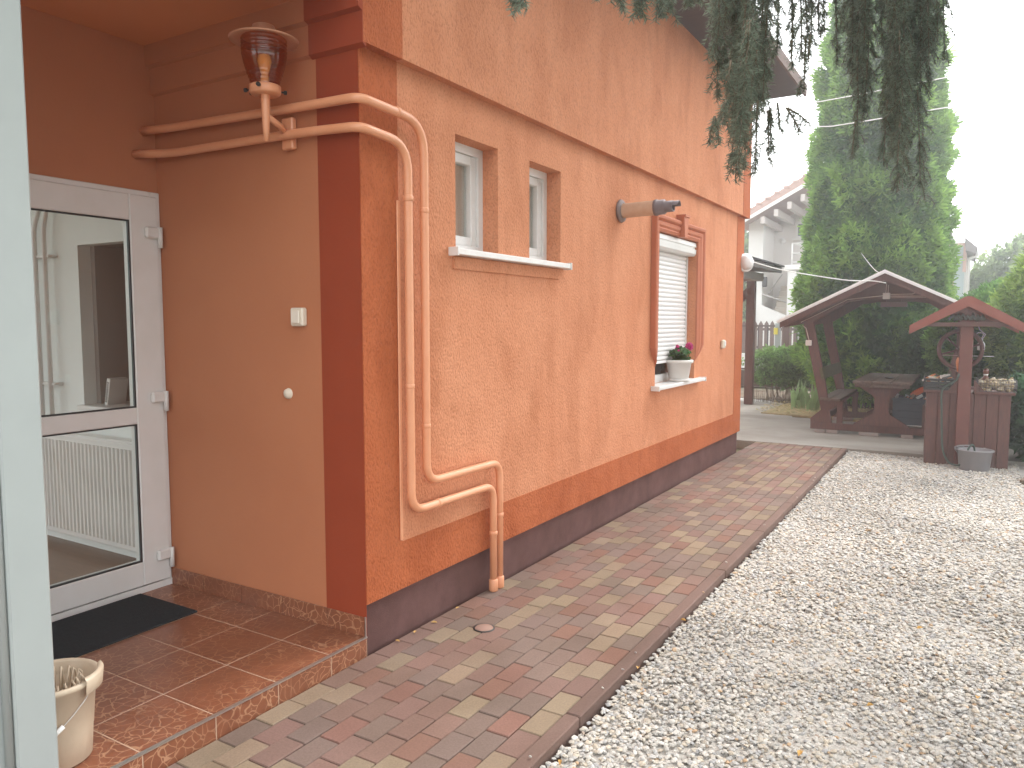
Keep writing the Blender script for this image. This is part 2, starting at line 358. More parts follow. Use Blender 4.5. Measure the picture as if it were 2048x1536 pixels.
def gravel():
    vars_, F = pebble_variants(10)
    pts = []
    def fill(n, y0, y1, x0, x1, s0, s1, z0, z1):
        x = RNG.uniform(x0, x1, n); y = RNG.uniform(y0, y1, n)
        # keep what this corner of the garden could be seen from
        a = (x - CAM.x) * _R.x + (y - CAM.y) * _R.y; dpt = (x - CAM.x) * -math.sin(YAW) + (y - CAM.y) * math.cos(YAW)
        k = (dpt > 0.7) & (a < dpt * 0.69 + 1.5) & (a > -dpt * 0.69 - 0.6) & (y < 7.3)
        # well stands here
        k &= ~((x > 1.95) & (y > 6.95) & (x < 2.6))
        k &= ~((x > 2.75) & (y > 6.2 - (x - 2.75) * 0.16))
        x, y = x[k], y[k]; pts.append(np.stack([x, y, RNG.uniform(z0, z1, len(x)) + .006 * np.sin(x * 5.1 + 1.3 * np.sin(y * 3.3)) * np.sin(y * 4.2), RNG.uniform(s0, s1, len(x))], 1))
    fill(58000, -1.6, 1.6, 1.075, 5.6, 0.0085, 0.0165, -0.047, -0.034)
    fill(58000, 1.4, 4.4, 1.075, 6.3, 0.010, 0.019, -0.047, -0.034)
    fill(54000, 4.2, 7.3, 1.075, 6.4, 0.010, 0.018, -0.047, -0.033)
    fill(14, -0.5, 7.0, 1.02, 1.06, 0.006, 0.010, 0.006, 0.010)
    P = np.concatenate(pts); n = len(P)
    vid = RNG.integers(0, len(vars_), n); VS = np.stack(vars_)[vid]
    a = RNG.uniform(0, 2 * np.pi, n); t = RNG.normal(0, 0.21, n); t2 = RNG.normal(0, 0.21, n)
    ca, sa = np.cos(a), np.sin(a); Z = np.zeros(n); O = np.ones(n)
    Rz = np.stack([ca, -sa, Z, sa, ca, Z, Z, Z, O], 1).reshape(n, 3, 3)
    Rx = np.stack([O, Z, Z, Z, np.cos(t), -np.sin(t), Z, np.sin(t), np.cos(t)], 1).reshape(n, 3, 3)
    Ry = np.stack([np.cos(t2), Z, np.sin(t2), Z, O, Z, -np.sin(t2), Z, np.cos(t2)], 1).reshape(n, 3, 3)
    Q = Ry @ Rx @ Rz
    V = np.einsum('nij,nkj->nki', Q, VS) * P[:, 3][:, None, None] + P[:, :3][:, None, :]
    nv = VS.shape[1]; FF = (F[None] + (np.arange(n) * nv)[:, None, None]).reshape(-1, 3)
    c = PAL[RNG.choice(len(PAL), n, p=PW)] * RNG.uniform(0.90, 1.08, (n, 1)) * np.array((1.02, .985, .935)) * .96; c = c * (1 + .07 * np.sin(P[:, :1] * 2.3 + np.sin(P[:, 1:2] * 1.7) * 1.5) + .05 * np.sin(P[:, 1:2] * 3.9 + P[:, :1])); tint = np.repeat(c, len(F), 0)
    m = mat('pebble', (1, 1, 1), 0.75, (0.86, 0.85, 0.83), 90, attr=True, spec=0.35)
    prop(npmesh('gravel', V.reshape(-1, 3), FF, m, tint), 'pale grey and cream pebble gravel covering the yard beside the path', 'gravel', kind='stuff')
gravel()

# dry cut grass lying on the bed edge
def straw():
    n = 5200; poly = [(-0.64, 10.32), (3.2, 9.62), (3.2, 11.1), (-0.5, 12.1)]
    x = RNG.uniform(-0.75, 3.3, n); y = RNG.uniform(9.0, 12.4, n)
    yl = 10.2 - (x + 0.64) * 0.17 + 0.08 * np.sin(x * 9); k = (y > yl) & (y < yl + 1.55)
    x, y = x[k], y[k]; n = len(x); a = RNG.uniform(0, np.pi, n); l = RNG.uniform(0.03, 0.10, n); w = 0.004
    dx, dy = np.cos(a) * l, np.sin(a) * l; z = RNG.uniform(0.012, 0.07, n); z2 = z + RNG.uniform(-0.02, 0.03, n)
    px, py = -np.sin(a) * w, np.cos(a) * w
    V = np.stack([np.stack([x - px, y - py, z], 1), np.stack([x + px, y + py, z], 1), np.stack([x + dx + px, y + dy + py, z2], 1), np.stack([x + dx - px, y + dy - py, z2 + .006], 1)], 1).reshape(-1, 3)
    F = np.arange(n * 4).reshape(n, 4); c = np.array([(0.60, 0.48, 0.26), (0.52, 0.41, 0.22), (0.32, 0.33, 0.13), (0.44, 0.35, 0.18)])[RNG.integers(0, 4, n)]
    prop(npmesh('dry_grass', V, F, M_ATT, c), 'mat of yellowed dry cut grass beside the concrete under the pavilion', 'dry grass', kind='stuff')
    sheet('grass_bed', [(-0.64, 10.25), (3.3, 9.55), (3.3, 11.1), (-0.56, 12.0)], 0.018, mat('straw_soil', (0.42, 0.33, 0.17), 0.95, (0.30, 0.24, 0.12), 14, bump=0.01, bscale=60), 0.03)
straw()

# ================================================================== HOUSE
house = empty('house', (-3, 3, 0), 'orange stucco house with deep orange corner bands and brown plinth', 'house')
def holewall(mb, x, xin, y0, y1, z0, z1, holes):
    ys = sorted({y0, y1, *[h[0] for h in holes], *[h[1] for h in holes]}); zs = sorted({z0, z1, *[h[2] for h in holes], *[h[3] for h in holes]})
    for a, b in zip(ys, ys[1:]):
        for c, d in zip(zs, zs[1:]):
            if any(h[0] <= a and b <= h[1] and h[2] <= c and d <= h[3] for h in holes): continue
            mb.add([(x, a, c), (x, b, c), (x, b, d), (x, a, d)], [(0, 1, 2, 3)])
            mb.add([(xin, a, c), (xin, b, c), (xin, b, d), (xin, a, d)], [(3, 2, 1, 0)])
    for a, b, c, d in holes:
        mb.add([(x, a, c), (x, b, c), (xin, b, c), (xin, a, c)], [(0, 3, 2, 1)]); mb.add([(x, a, d), (x, b, d), (xin, b, d), (xin, a, d)], [(0, 1, 2, 3)])
        mb.add([(x, a, c), (x, a, d), (xin, a, d), (xin, a, c)], [(0, 1, 2, 3)][::1]); mb.add([(x, b, c), (x, b, d), (xin, b, d), (xin, b, c)], [(3, 2, 1, 0)])
    for a, b in ((y0, 0), (y1, 0)): mb.add([(x, a, z0), (x, a, z1), (xin, a, z1), (xin, a, z0)], [(0, 1, 2, 3)])
    mb.add([(x, y0, z0), (x, y1, z0), (xin, y1, z0), (xin, y0, z0)], [(0, 1, 2, 3)]); mb.add([(x, y0, z1), (x, y1, z1), (xin, y1, z1), (xin, y0, z1)], [(0, 1, 2, 3)])
W1 = (0.708, 1.115, 1.865, 2.445); W2 = (1.465, 1.865, 1.865, 2.445); W3 = (3.60, 4.66, 0.955, 2.25)
mb = MB(); holewall(mb, 0.0, -0.26, 0.20, 6.10, 0.46, 2.668, [W1, W2, W3]); mb.build('wall', M_WALL, house)
mb = MB()
mb.box(-0.26, 0.003, 0.0, 6.40, 0.232, 0.46); mb.box(-0.26, 0.003, 0.0, 0.20, 0.46, 2.668); mb.box(-0.26, 0.003, 6.10, 6.40, 0.46, 2.668)
mb.box(-0.001, 0.0035, 0.2, 0.25, 0.46, 2.668)
mb.build('corner_band', M_BAND, house)
mb = MB(); mb.box(-0.26, 0.048, 0.235, 6.14, 2.668, 4.02); mb.build('upper_wall', M_WALL, house)
mb = MB(); mb.box(-0.25, 0.051, -0.022, 0.235, 2.665, 4.02); mb.box(-0.26, 0.051, 6.14, 6.44, 2.665, 4.02); each(mb, 'upper_corner_band', M_BAND, house)
mb = MB(); mb.box(-0.30, 0.05, -4.2, -0.0225, 2.90, 4.02); mb.build('porch_lintel', M_WALL, house)
mb = MB(); mb.box(-0.26, -0.022, 0.0, 6.37, -0.1, 0.232); mb.build('plinth', M_PLINTH, house)
# side of the porch
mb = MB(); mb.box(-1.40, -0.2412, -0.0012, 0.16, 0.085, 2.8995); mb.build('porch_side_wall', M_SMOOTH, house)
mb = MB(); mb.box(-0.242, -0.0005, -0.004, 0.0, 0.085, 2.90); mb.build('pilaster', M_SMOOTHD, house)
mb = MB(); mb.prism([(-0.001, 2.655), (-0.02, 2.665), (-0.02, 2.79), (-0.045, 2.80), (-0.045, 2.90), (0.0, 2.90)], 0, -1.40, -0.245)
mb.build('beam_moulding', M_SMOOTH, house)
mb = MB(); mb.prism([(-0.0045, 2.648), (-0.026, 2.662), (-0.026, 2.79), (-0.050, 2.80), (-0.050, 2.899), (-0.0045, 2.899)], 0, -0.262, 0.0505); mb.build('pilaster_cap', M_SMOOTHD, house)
mb = MB(); mb.box(-1.6, -0.301, -4.2, -0.0, 2.90, 3.0); mb.build('porch_ceiling', mat('orange_paint_lit', (0.66, 0.27, 0.11), 0.8, (0.63, 0.25, 0.10), 2), house)  # same porch orange, lightened in colour for the brighter light up here
# door wall
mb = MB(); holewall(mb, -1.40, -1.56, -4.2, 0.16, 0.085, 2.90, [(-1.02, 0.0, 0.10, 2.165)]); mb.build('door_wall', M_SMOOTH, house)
# skirting tiles and porch floor tiles
def crackle(name, base=(0.25, 0.088, 0.043), base2=(0.19, 0.066, 0.034), line=(0.42, 0.22, 0.125)):
    m = mat(name, base, 0.30, base2, 9, spec=0.5); nt = m.node_tree; N = nt.nodes; L = nt.links; p = N['Principled BSDF']
    tc = N['Texture Coordinate']; cr0 = [n for n in N if n.type == 'VALTORGB'][0]
    nz = N.new('ShaderNodeTexNoise'); nz.inputs['Scale'].default_value = 9; L.new(tc.outputs['Object'], nz.inputs['Vector'])
    mv = N.new('ShaderNodeMix'); mv.data_type = 'RGBA'; mv.blend_type = 'LINEAR_LIGHT'; mv.inputs[0].default_value = 0.045
    L.new(tc.outputs['Object'], mv.inputs[6]); L.new(nz.outputs['Color'], mv.inputs[7])
    v = N.new('ShaderNodeTexVoronoi'); v.feature = 'DISTANCE_TO_EDGE'; v.inputs['Scale'].default_value = 25; L.new(mv.outputs[2], v.inputs['Vector'])
    n3 = N.new('ShaderNodeTexNoise'); n3.inputs['Scale'].default_value = 3.2; L.new(tc.outputs['Object'], n3.inputs['Vector'])
    cr = N.new('ShaderNodeValToRGB'); cr.color_ramp.elements[0].position = 0.018; cr.color_ramp.elements[1].position = 0.055
    cr.color_ramp.elements[0].color = (1, 1, 1, 1); cr.color_ramp.elements[1].color = (0, 0, 0, 1); L.new(v.outputs['Distance'], cr.inputs[0])
    cf = N.new('ShaderNodeValToRGB'); cf.color_ramp.elements[0].position = 0.36; cf.color_ramp.elements[1].position = 0.56
    cf.color_ramp.elements[0].color = (0.25, 0.25, 0.25, 1); L.new(n3.outputs['Fac'], cf.inputs[0])
    mm = N.new('ShaderNodeMath'); mm.operation = 'MULTIPLY'; L.new(cr.outputs[0], mm.inputs[0]); L.new(cf.outputs[0], mm.inputs[1])
    mx = N.new('ShaderNodeMix'); mx.data_type = 'RGBA'; L.new(mm.outputs[0], mx.inputs[0]); L.new(cr0.outputs[0], mx.inputs[6]); mx.inputs[7].default_value = (*line, 1)
    L.new(mx.outputs[2], p.inputs['Base Color'])
    return m
M_TILE = crackle('crackled_tile'); M_GROUT = mat('grout', (0.50, 0.35, 0.25), 0.9)
YJ = [-0.0015, -0.225, -0.515, -0.805, -1.09, -1.38, -1.67, -1.96, -2.25, -2.54, -2.83, -3.12]
XJ = [-0.008, -0.305, -0.605, -0.905, -1.205, -1.40]
mb = MB()
for a, b in zip(XJ, XJ[1:]):
    for c, d in zip(YJ, YJ[1:]): mb.bev(b + .0022, a - .0022, d + .0022, c - .0022, 0.07, 0.085, 0.001)
prop(mb.build('porch_floor', M_TILE), kind='structure')
mb = MB(); mb.box(-1.40, -0.0015, -3.2, -0.001, -0.1, 0.0805) if False else mb.box(-1.40, -0.0125, -3.2, -0.001, -0.1, 0.0842).box(-0.0124, -0.0012, -3.2, -0.001, -0.1, 0.0795); prop(mb.build('porch_slab', M_GROUT), kind='structure')
mb = MB()
for c, d in zip(YJ, YJ[1:]): mb.bev(-0.008, 0.0, d + .0018, c - .0018, -0.06, 0.080, 0.0015)
prop(mb.build('porch_step', M_TILE), kind='structure')
mb = MB(); mb.box(-0.012, 0.002, -3.1, -0.001, 0.0805, 0.0868); mb.box(-0.004, 0.001, -0.011, -0.0052, 0.087, 0.178)
prop(mb.build('step_edge_trim', M_METAL), kind='structure')
mb = MB()
for a, b in zip([-0.006, -0.235, -0.53, -0.825, -1.12, -1.40], [-0.235, -0.53, -0.825, -1.12, -1.40]): mb.bev(b + .0015, a - .0015, -0.011, -0.0045, 0.0855, 0.175, 0.0012)
mb.build('skirting_tiles', M_TILE, house)
# roof with eaves
mb = MB(); mb.box(-0.26, 0.56, -4.5, 6.64, 4.02, 4.05); mb.build('soffit', M_SOFFIT, house)
mb = MB(); mb.prism([(0.585, 4.0), (0.585, 4.12), (-3.2, 6.6), (-7.0, 4.12), (-7.0, 4.051), (0.56, 4.051), (0.56, 4.0)], 1, -4.6, 6.66); rf = mb.build('roof', mat('roof_tile', (0.10, 0.06, 0.05), 0.8, (0.13, 0.08, 0.06), 8), house)
mb = MB(); mb.lathe([(0.001, 0), (0.03, .02), (0.05, .08)], (0, 0, 0), 4)
# hidden body
mb = MB(); mb.box(-7.0, -0.262, 6.2, 6.38, -0.1, 4.0); mb.box(-7.0, -6.8, 0.3, 6.2, -0.1, 4.0); mb.box(-6.8, -1.4, 0.301, 0.4, 3.0, 4.0); mb.box(-5.2, -0.3, -4.3, -4.2, 2.96, 4.0); each(mb, 'rear_wall', M_WALL, house)

# interior room seen through the door glass
room = empty('hallway', (-3.2, -1.5, 0.085), 'white hallway with wooden floor seen through the glazed door', 'hallway')
mb = MB(); mb.box(-5.2, -1.56, -4.2, 0.16, 0.05, 0.085); mb.build('floorboards', mat('floorboards', (0.19, 0.115, 0.075), 0.4, (0.24, 0.15, 0.10), 4, stretch=(1, 9, 1)), room)
mb = MB(); mb.box(-5.2, -2.44, 0.16, 0.24, 0.085, 2.9); mb.box(-2.44, -1.0, 0.16, 0.24, 0.085, 0.955); mb.box(-2.44, -1.0, 0.16, 0.24, 1.965, 2.9)
mb.box(-5.2, -1.0, 0.2401, 0.30, 2.2, 2.9); mb.build('back_wall', M_ROOM, room)
mb = MB(); mb.box(-2.445, -2.40, 0.241, 0.62, 0.955, 1.965); mb.box(-2.40, -1.2, 0.56, 0.62, 0.955, 1.965); mb.box(-2.44, -1.2, 0.241, 0.56, 1.966, 2.0); mb.build('window_niche', M_ROOMG, room)
mb = MB(); mb.bev(-2.46, -1.2, 0.12, 0.56, 0.956, 0.985, 0.004); mb.build('window_board', M_WHITE, room)
mb = MB(); mb.box(-5.2, -1.56, -4.2, 0.16, 2.90, 2.95); mb.build('ceiling', M_ROOM, room)
mb = MB(); mb.box(-5.28, -5.2, -4.2, 0.16, 0.085, 0.6); mb.build('side_wall', M_ROOM, room)
mb = MB(); mb.box(-2.20, -2.13, 0.50, 0.559, 0.985, 1.90); mb.box(-2.13, -1.25, 0.50, 0.559, 1.84, 1.90); mb.box(-2.13, -1.25, 0.50, 0.559, 0.985, 1.06); fr = mb.build('inner_window_frame', mat('dark_frame', (0.10, 0.06, 0.05), 0.5), room)
mb = MB(); mb.box(-2.13, -1.25, 0.53, 0.54, 1.06, 1.84); mb.build('pane', mat('dark_pane', (0.06, 0.055, 0.05), 0.15), fr)
# radiator
rad = empty('radiator', (-2.5, 0.1, 0.2), 'white ribbed panel radiator under the hallway window, behind the door glass', 'radiator')
mb = MB(); RX0, RX1 = -3.15, -1.70
mb.bev(RX0, RX1, 0.06, 0.075, 0.17, 0.80, 0.004)
x = RX0 + 0.03
while x < RX1 - 0.02: mb.prism([(x, 0.0605), (x + 0.006, 0.048), (x + 0.022, 0.048), (x + 0.028, 0.0605)], 2, 0.205, 0.765); x += 0.04
mb.build('front_panel', M_WHITE, rad)
mb = MB(); mb.box(RX0, RX1, 0.076, 0.15, 0.785, 0.81); mb.box(RX0, RX1, 0.10, 0.12, 0.19, 0.784); mb.build('top_grille', M_WHITE, rad)
bp = empty('heating_pipe', (-2.88, 0.1, 0.085), 'white vertical heating pipes with brackets on the hallway wall', 'pipe')
mb = MB()
for x, xt in ((-2.90, -2.83), (-2.81, -2.70), (-2.70, -2.62)): mb.tube(rounded([(x, 0.10, 0.83), (x, 0.10, 2.08), (xt, 0.10, 2.26), (xt, .10, 2.85)], 0.05), 0.014, 8)
mb.build('pipe_run', M_WHITE, bp)
mb = MB(); mb.box(-2.93, -2.66, 0.10, 0.155, 1.90, 1.915); mb.box(-2.93, -2.66, 0.10, 0.155, 1.10, 1.115); each(mb, 'bracket', M_WHITE, bp)
bk = empty('book', (-2.02, 0.30, 0.963), 'small pale booklet with printed spine leaning on the hallway window board', 'book')
Mx = Matrix.Translation((-2.33, 0.22, 0.987)) @ Matrix.Rotation(R(14), 4, 'Y')
mb = MB(); mb.bev(0, 0.035, 0, 0.12, 0, 0.17, 0.002, Mx); mb.build('cover', M_WHITE, bk)
mb = MB()
for k in range(9): mb.box(0.008, 0.027, -0.0015, 0, 0.02 + k * .015, 0.02 + k * .015 + .009, Mx)
mb.build('lettering', M_BLACK, bk)

# entrance door
door = empty('door', (-1.40, -0.5, 0.085), 'white glazed entrance door with two panes in the orange porch', 'door')
mb = MB(); Y0, Y1 = -1.02, 0.0
mb.bev(-1.44, -1.385, Y1 - 0.055, Y1, 0.10, 2.165, 0.004); mb.bev(-1.44, -1.385, Y0, Y0 + 0.055, 0.10, 2.165, 0.004); mb.bev(-1.44, -1.385, Y0 + 0.055, Y1 - 0.055, 2.115, 2.165, 0.004)
mb.build('frame', M_WHITE, door)
mb = MB(); a, b = -0.965, -0.022; x0, x1 = -1.438, -1.372
mb.bev(x0, x1, b - 0.155, b, 0.125, 2.14, 0.005); mb.bev(x0, x1, a, a + 0.155, 0.125, 2.14, 0.005)
mb.bev(x0, x1 - .001, a + .155, b - .155, 2.01, 2.14, 0.005); mb.bev(x0, x1 - .001, a + .155, b - .155, 0.975, 1.06, 0.004); mb.bev(x0, x1 - .001, a + .155, b - .155, 0.125, 0.25, 0.004)
sash = mb.build('sash', M_WHITE, door)
mb = MB()
for z0, z1 in ((0.25, 0.975), (1.06, 2.01)):
    y0, y1 = a + .155, b - .155; g = 0.008
    mb.box(x1 - .02, x1 - .006, y0, y0 + g, z0, z1); mb.box(x1 - .02, x1 - .006, y1 - g, y1, z0, z1); mb.box(x1 - .02, x1 - .006, y0 + g, y1 - g, z0, z0 + g); mb.box(x1 - .02, x1 - .006, y0 + g, y1 - g, z1 - g, z1)
mb.build('gasket', M_BLACK, door)
GL = glass_mat('door_glass', (0.93, 0.96, 0.95))
for z0, z1 in ((0.25, 0.975), (1.06, 2.01)):
    mb = MB(); mb.box(x1 - .018, x1 - .014, a + .163, b - .163, z0 + .008, z1 - .008); mb.build('glass', GL, door)
for z in (1.955, 1.105, 0.265):
    mb = MB(); mb.bev(-1.372, -1.345, -0.105, -0.030, z - 0.028, z + 0.028, 0.008); mb.tube([(-1.352, -0.026, z - 0.075), (-1.352, -0.026, z + 0.03)], 0.0125, 10); mb.build('hinge', M_WHITE, door)
mb = MB(); mb.box(-1.50, -1.378, Y0, Y1, 0.0855, 0.119); mb.build('threshold', M_WHITE, door)
mb = MB(); mb.bev(-1.372, -1.355, -0.945, -0.905, 0.98, 1.20, 0.004); mb.tube([(-1.355, -0.925, 1.12), (-1.32, -0.925, 1.12), (-1.32, -0.81, 1.12)], 0.009, 8); mb.build('handle', M_METAL, door)

# porch glazing post in the foreground
pe = empty('porch_screen', (-0.03, -1.41, 0.085), 'pale grey plastic porch screen post standing at the step edge in the near foreground', 'screen')
mb = MB(); mb.bev(-0.07, 0.0, -1.467, -1.352, 0.088, 2.899, 0.006); mb.build('post', M_WHITEG, pe)
mb = MB(); mb.tube([(-0.018, -1.478, 0.09), (-0.018, -1.478, 2.895)], 0.012, 10); mb.bev(-0.065, -0.03, -1.56, -1.468, 0.088, 2.899, 0.005); mb.build('side_profile', M_WHITEG, pe)
mb = MB(); mb.bev(-0.062, -0.028, -3.1, -1.561, 0.088, 0.22, 0.005); mb.bev(-0.062, -0.028, -3.1, -1.561, 2.75, 2.899, 0.005); each(mb, 'rail', M_WHITEG, pe)
mb = MB(); mb.box(-0.055, -0.035, -3.1, -1.561, 0.22, 2.75); mb.build('panel', M_WHITEG, pe)  # out of view, made solid to keep light out of the porch

# small windows
for k, (y0, y1, z0, z1) in enumerate((W1, W2)):
    w = empty('window', (-0.1, (y0 + y1) / 2, z0), ('narrow white window nearer the porch pipes, left of the pair above the white ledge', 'narrow white window right of its twin above the white ledge')[k], 'window', 'narrow windows in the orange wall')
    mb = MB(); X0, X1 = -0.17, -0.10; t = 0.045
    mb.box(X0, X1, y0, y0 + t, z0, z1); mb.box(X0, X1, y1 - t, y1, z0, z1); mb.box(X0, X1, y0 + t, y1 - t, z0, z0 + t); mb.box(X0, X1, y0 + t, y1 - t, z1 - t, z1)
    mb.build('frame', M_WHITE, w)
    mb = MB(); X0, X1 = -0.165, -0.115; a, b, c, d = y0 + t + .001, y1 - t - .001, z0 + t + .001, z1 - t - .001; s_ = 0.05
    mb.bev(X0, X1, a, a + s_, c, d, .004); mb.bev(X0, X1, b - s_, b, c, d, .004); mb.bev(X0, X1, a + s_, b - s_, c, c + s_, .004); mb.bev(X0, X1, a + s_, b - s_, d - s_, d, .004)
    mb.build('sash', M_WHITE, w)
    mb = MB(); mb.box(-0.150, -0.145, a + s_, b - s_, c + s_, d - s_); mb.build('glass', GL, w)
    mb = MB(); n = 26; yy = [a + (b - a) * i / n for i in range(n + 1)]
    for i in range(n): mb.add([(-0.160 + .003 * math.sin(i * 1.3), yy[i], c), (-0.160 + .003 * math.sin((i + 1) * 1.3), yy[i + 1], c), (-0.160 + .003 * math.sin((i + 1) * 1.3), yy[i + 1], d), (-0.160 + .003 * math.sin(i * 1.3), yy[i], d)], [(0, 1, 2, 3)], True)
    mb.build('curtain', mat('curtain', (0.50, 0.38, 0.33), 0.8), w)
def sill(name, y0, y1, z, label, x1=0.055, th=0.032):
    s_ = empty(name, (0, (y0 + y1) / 2, z), label, 'window sill')
    mb = MB(); mb.bev(-0.10, x1, y0, y1, z - th, z, 0.004); mb.build('slab', M_SILL, s_)
    mb = MB(); mb.bev(-0.0, x1 + .006, y0 - .012, y0 - .0005, z - th - .006, z + .006, 0.002); mb.bev(-0.0, x1 + .006, y1 + .0005, y1 + .012, z - th - .006, z + .006, 0.002); each(mb, 'end_cap', M_WHITE, s_)
    return s_
sill('window_ledge', 0.655, 1.905, 1.868, 'long white ledge under the pair of narrow windows')
mb = MB(); mb.bev(-0.01, 0.010, 0.68, 1.84, 1.765, 1.832, 0.005); mb.build('ledge_patch', M_WALL, house)
sill('shutter_window_ledge', 3.52, 4.80, 0.957, 'white ledge with flower pot under the shuttered window', 0.07, 0.03)

# shuttered window
sw = empty('shuttered_window', (0, 4.13, 0.957), 'window with lowered white roller shutter and terracotta moulded surround', 'window')
y0, y1, z0, z1 = W3
mb = MB(); mb.lathe([(0, 0)], (0, 0, 0)) if False else None
def hslats(za, zb):
    z = za
    while z < zb:
        mb.prism([(-0.100, z), (-0.088, z + 0.006), (-0.085, z + 0.018), (-0.088, z + 0.030), (-0.100, z + 0.036)], 1, y0 + 0.035, y1 - 0.035)
        mb.box(-0.102, -0.096, y0 + .035, y1 - .035, z + .036, z + .040); z += 0.040
hslats(1.155, 2.09); mb.bev(-0.106, -0.082, y0 + .035, y1 - .035, 1.128, 1.153, .003); mb.build('roller_shutter', mat('shutter_white', (0.78, 0.765, 0.75), 0.3), sw)
mb = MB(); mb.box(-0.115, -0.078, y1 - 0.034, y1 - .001, z0, 2.11); mb.box(-0.115, -0.078, y0 + .001, y0 + 0.034, z0, 2.11); each(mb, 'guide_rail', M_WHITE, sw)
mb = MB(); mb.prism([(-0.14, 2.115), (-0.02, 2.115), (-0.002, 2.135), (0.0, 2.175), (-0.012, 2.18), (-0.012, 2.195), (0.0, 2.2), (-0.004, 2.235), (-0.02, 2.246), (-0.14, 2.246)], 1, y0 + .003, y1 - .003); mb.build('shutter_box', M_WHITE, sw)
mb = MB(); mb.box(-0.17, -0.12, y0, y1, z0, z0 + 0.07); mb.box(-0.17, -0.12, y0, y0 + .09, z0 + .07, 2.11); mb.box(-0.17, -0.12, y1 - .09, y1, z0 + .07, 2.11); mb.build('frame', M_WHITE, sw)
mb = MB(); mb.box(-0.15, -0.145, y0 + .09, y1 - .09, z0 + .07, 2.11); mb.build('glass', mat('shade_glass', (0.03, 0.028, 0.028), 0.1), sw)
# moulded surround: profile swept down the sides, tapering into the wall
def surround():
    mb = MB(); wd = 0.13
    prof = [(0, 0.0), (0, 0.018), (0.022, 0.03), (0.034, 0.022), (0.05, 0.036), (0.072, 0.040), (0.084, 0.026), (0.10, 0.05), (0.118, 0.054), (0.13, 0.044), (0.13, 0.0)]
    # stations around opening: (y, z, outward dir y, outward dir z, scale)
    st = [(y0, 1.12, -1, 0, 0.02), (y0, 1.165, -1, 0, .2), (y0, 1.225, -1, 0, 0.72), (y0, 1.28, -1, 0, 1), (y0, z1, -1, 1, 1), (y1, z1, 1, 1, 1), (y1, 1.28, 1, 0, 1), (y1, 1.225, 1, 0, .72), (y1, 1.165, 1, 0, .2), (y1, 1.12, 1, 0, 0.02)]
    vs = []
    for (yy, zz, dy, dz, s_) in st:
        for (w, h) in prof: vs.append((0.001 + h * (0.3 + .7 * s_) * (1 if s_ > .1 else .1), yy + dy * w * s_, zz + dz * w * s_))
    n = len(prof); fs = []
    for i in range(len(st) - 1):
        for k in range(n - 1): fs.append([i * n + k, i * n + k + 1, (i + 1) * n + k + 1, (i + 1) * n + k])
    mb.add(vs, fs); return mb
sr = surround().build('moulded_surround', M_MOULD, sw)
mb = MB(); yc = (y0 + y1) / 2; mb.prism([(yc - .035, z1 - .01), (yc + .035, z1 - .01), (yc + .06, z1 + .165), (yc - .06, z1 + .165)], 0, 0.002, 0.075); mb.prism([(yc - .065, z1 + .165), (yc + .065, z1 + .165), (yc + .065, z1 + .185), (yc - .065, z1 + .185)], 0, 0.002, 0.088); mb.build('keystone', M_MOULD, sr)

# painted pipes
def painted_pipe(name, pts, rr, label, joints):
    e = empty(name, pts[-1], label, 'pipe', 'painted pipes on the house corner')
    P = rounded(pts, rr, 7); mb = MB(); mb.tube(P, 0.0205, 14); mb.build('pipe_run', M_PIPE, e)
    for j in joints:
        p, d = Vector(j[0]), Vector(j[1]).normalized() * j[2]; mb = MB(); mb.tube([p - d, p - d * .8, p + d * .8, p + d], [0.021, j[3], j[3], 0.021], 14); mb.build('sleeve', M_PIPE, e)
painted_pipe('wall_pipe', [(-1.40, -0.07, 2.47), (-1.20, -0.05, 2.465), (-0.3, -0.05, 2.44), (0.045, -0.045, 2.435), (0.045, 0.39, 2.42), (0.045, 0.39, 0.725), (0.045, 1.055, 0.72), (0.045, 1.055, -0.02)], [.12, .3, .06, .15, .10, .09], 'painted pipe running outermost round the corner, upper of the pair under the lamp',
             [((0.045, 0.20, 2.428), (0, 1, 0), 0.012, 0.0235), ((0.045, 0.39, 2.02), (0, 0, 1), 0.012, 0.0225), ((0.045, 0.39, 1.0), (0, 0, 1), .01, .0225), ((0.045, 1.055, 0.42), (0, 0, 1), 0.012, 0.0235), ((0.045, 1.055, 0.035), (0, 0, 1), 0.035, 0.026)])
painted_pipe('wall_pipe', [(-1.40, -0.12, 2.345), (-1.20, -0.05, 2.34), (-0.3, -0.05, 2.33), (0.045, -0.045, 2.315), (0.045, 0.27, 2.30), (0.045, 0.27, 0.605), (0.045, 0.99, 0.60), (0.045, 0.99, -0.02)], [.12, .3, .06, .13, .10, .09], 'painted pipe running innermost round the corner, lower of the pair under the lamp',
             [((0.045, 0.27, 2.06), (0, 0, 1), 0.014, 0.0245), ((0.045, 0.27, 1.2), (0, 0, 1), .01, .0225), ((0.045, 0.48, 0.604), (0, 1, 0), 0.01, 0.0235), ((0.045, 0.99, 0.33), (0, 0, 1), 0.012, 0.024), ((0.045, 0.99, 0.035), (0, 0, 1), 0.035, 0.026)])
# painted cable duct strip on the band edge
mb = MB(); mb.bev(0.0036, 0.012, 0.232, 0.252, 0.47, 2.05, 0.003); mb.build('cable_strip', M_PIPE, house)

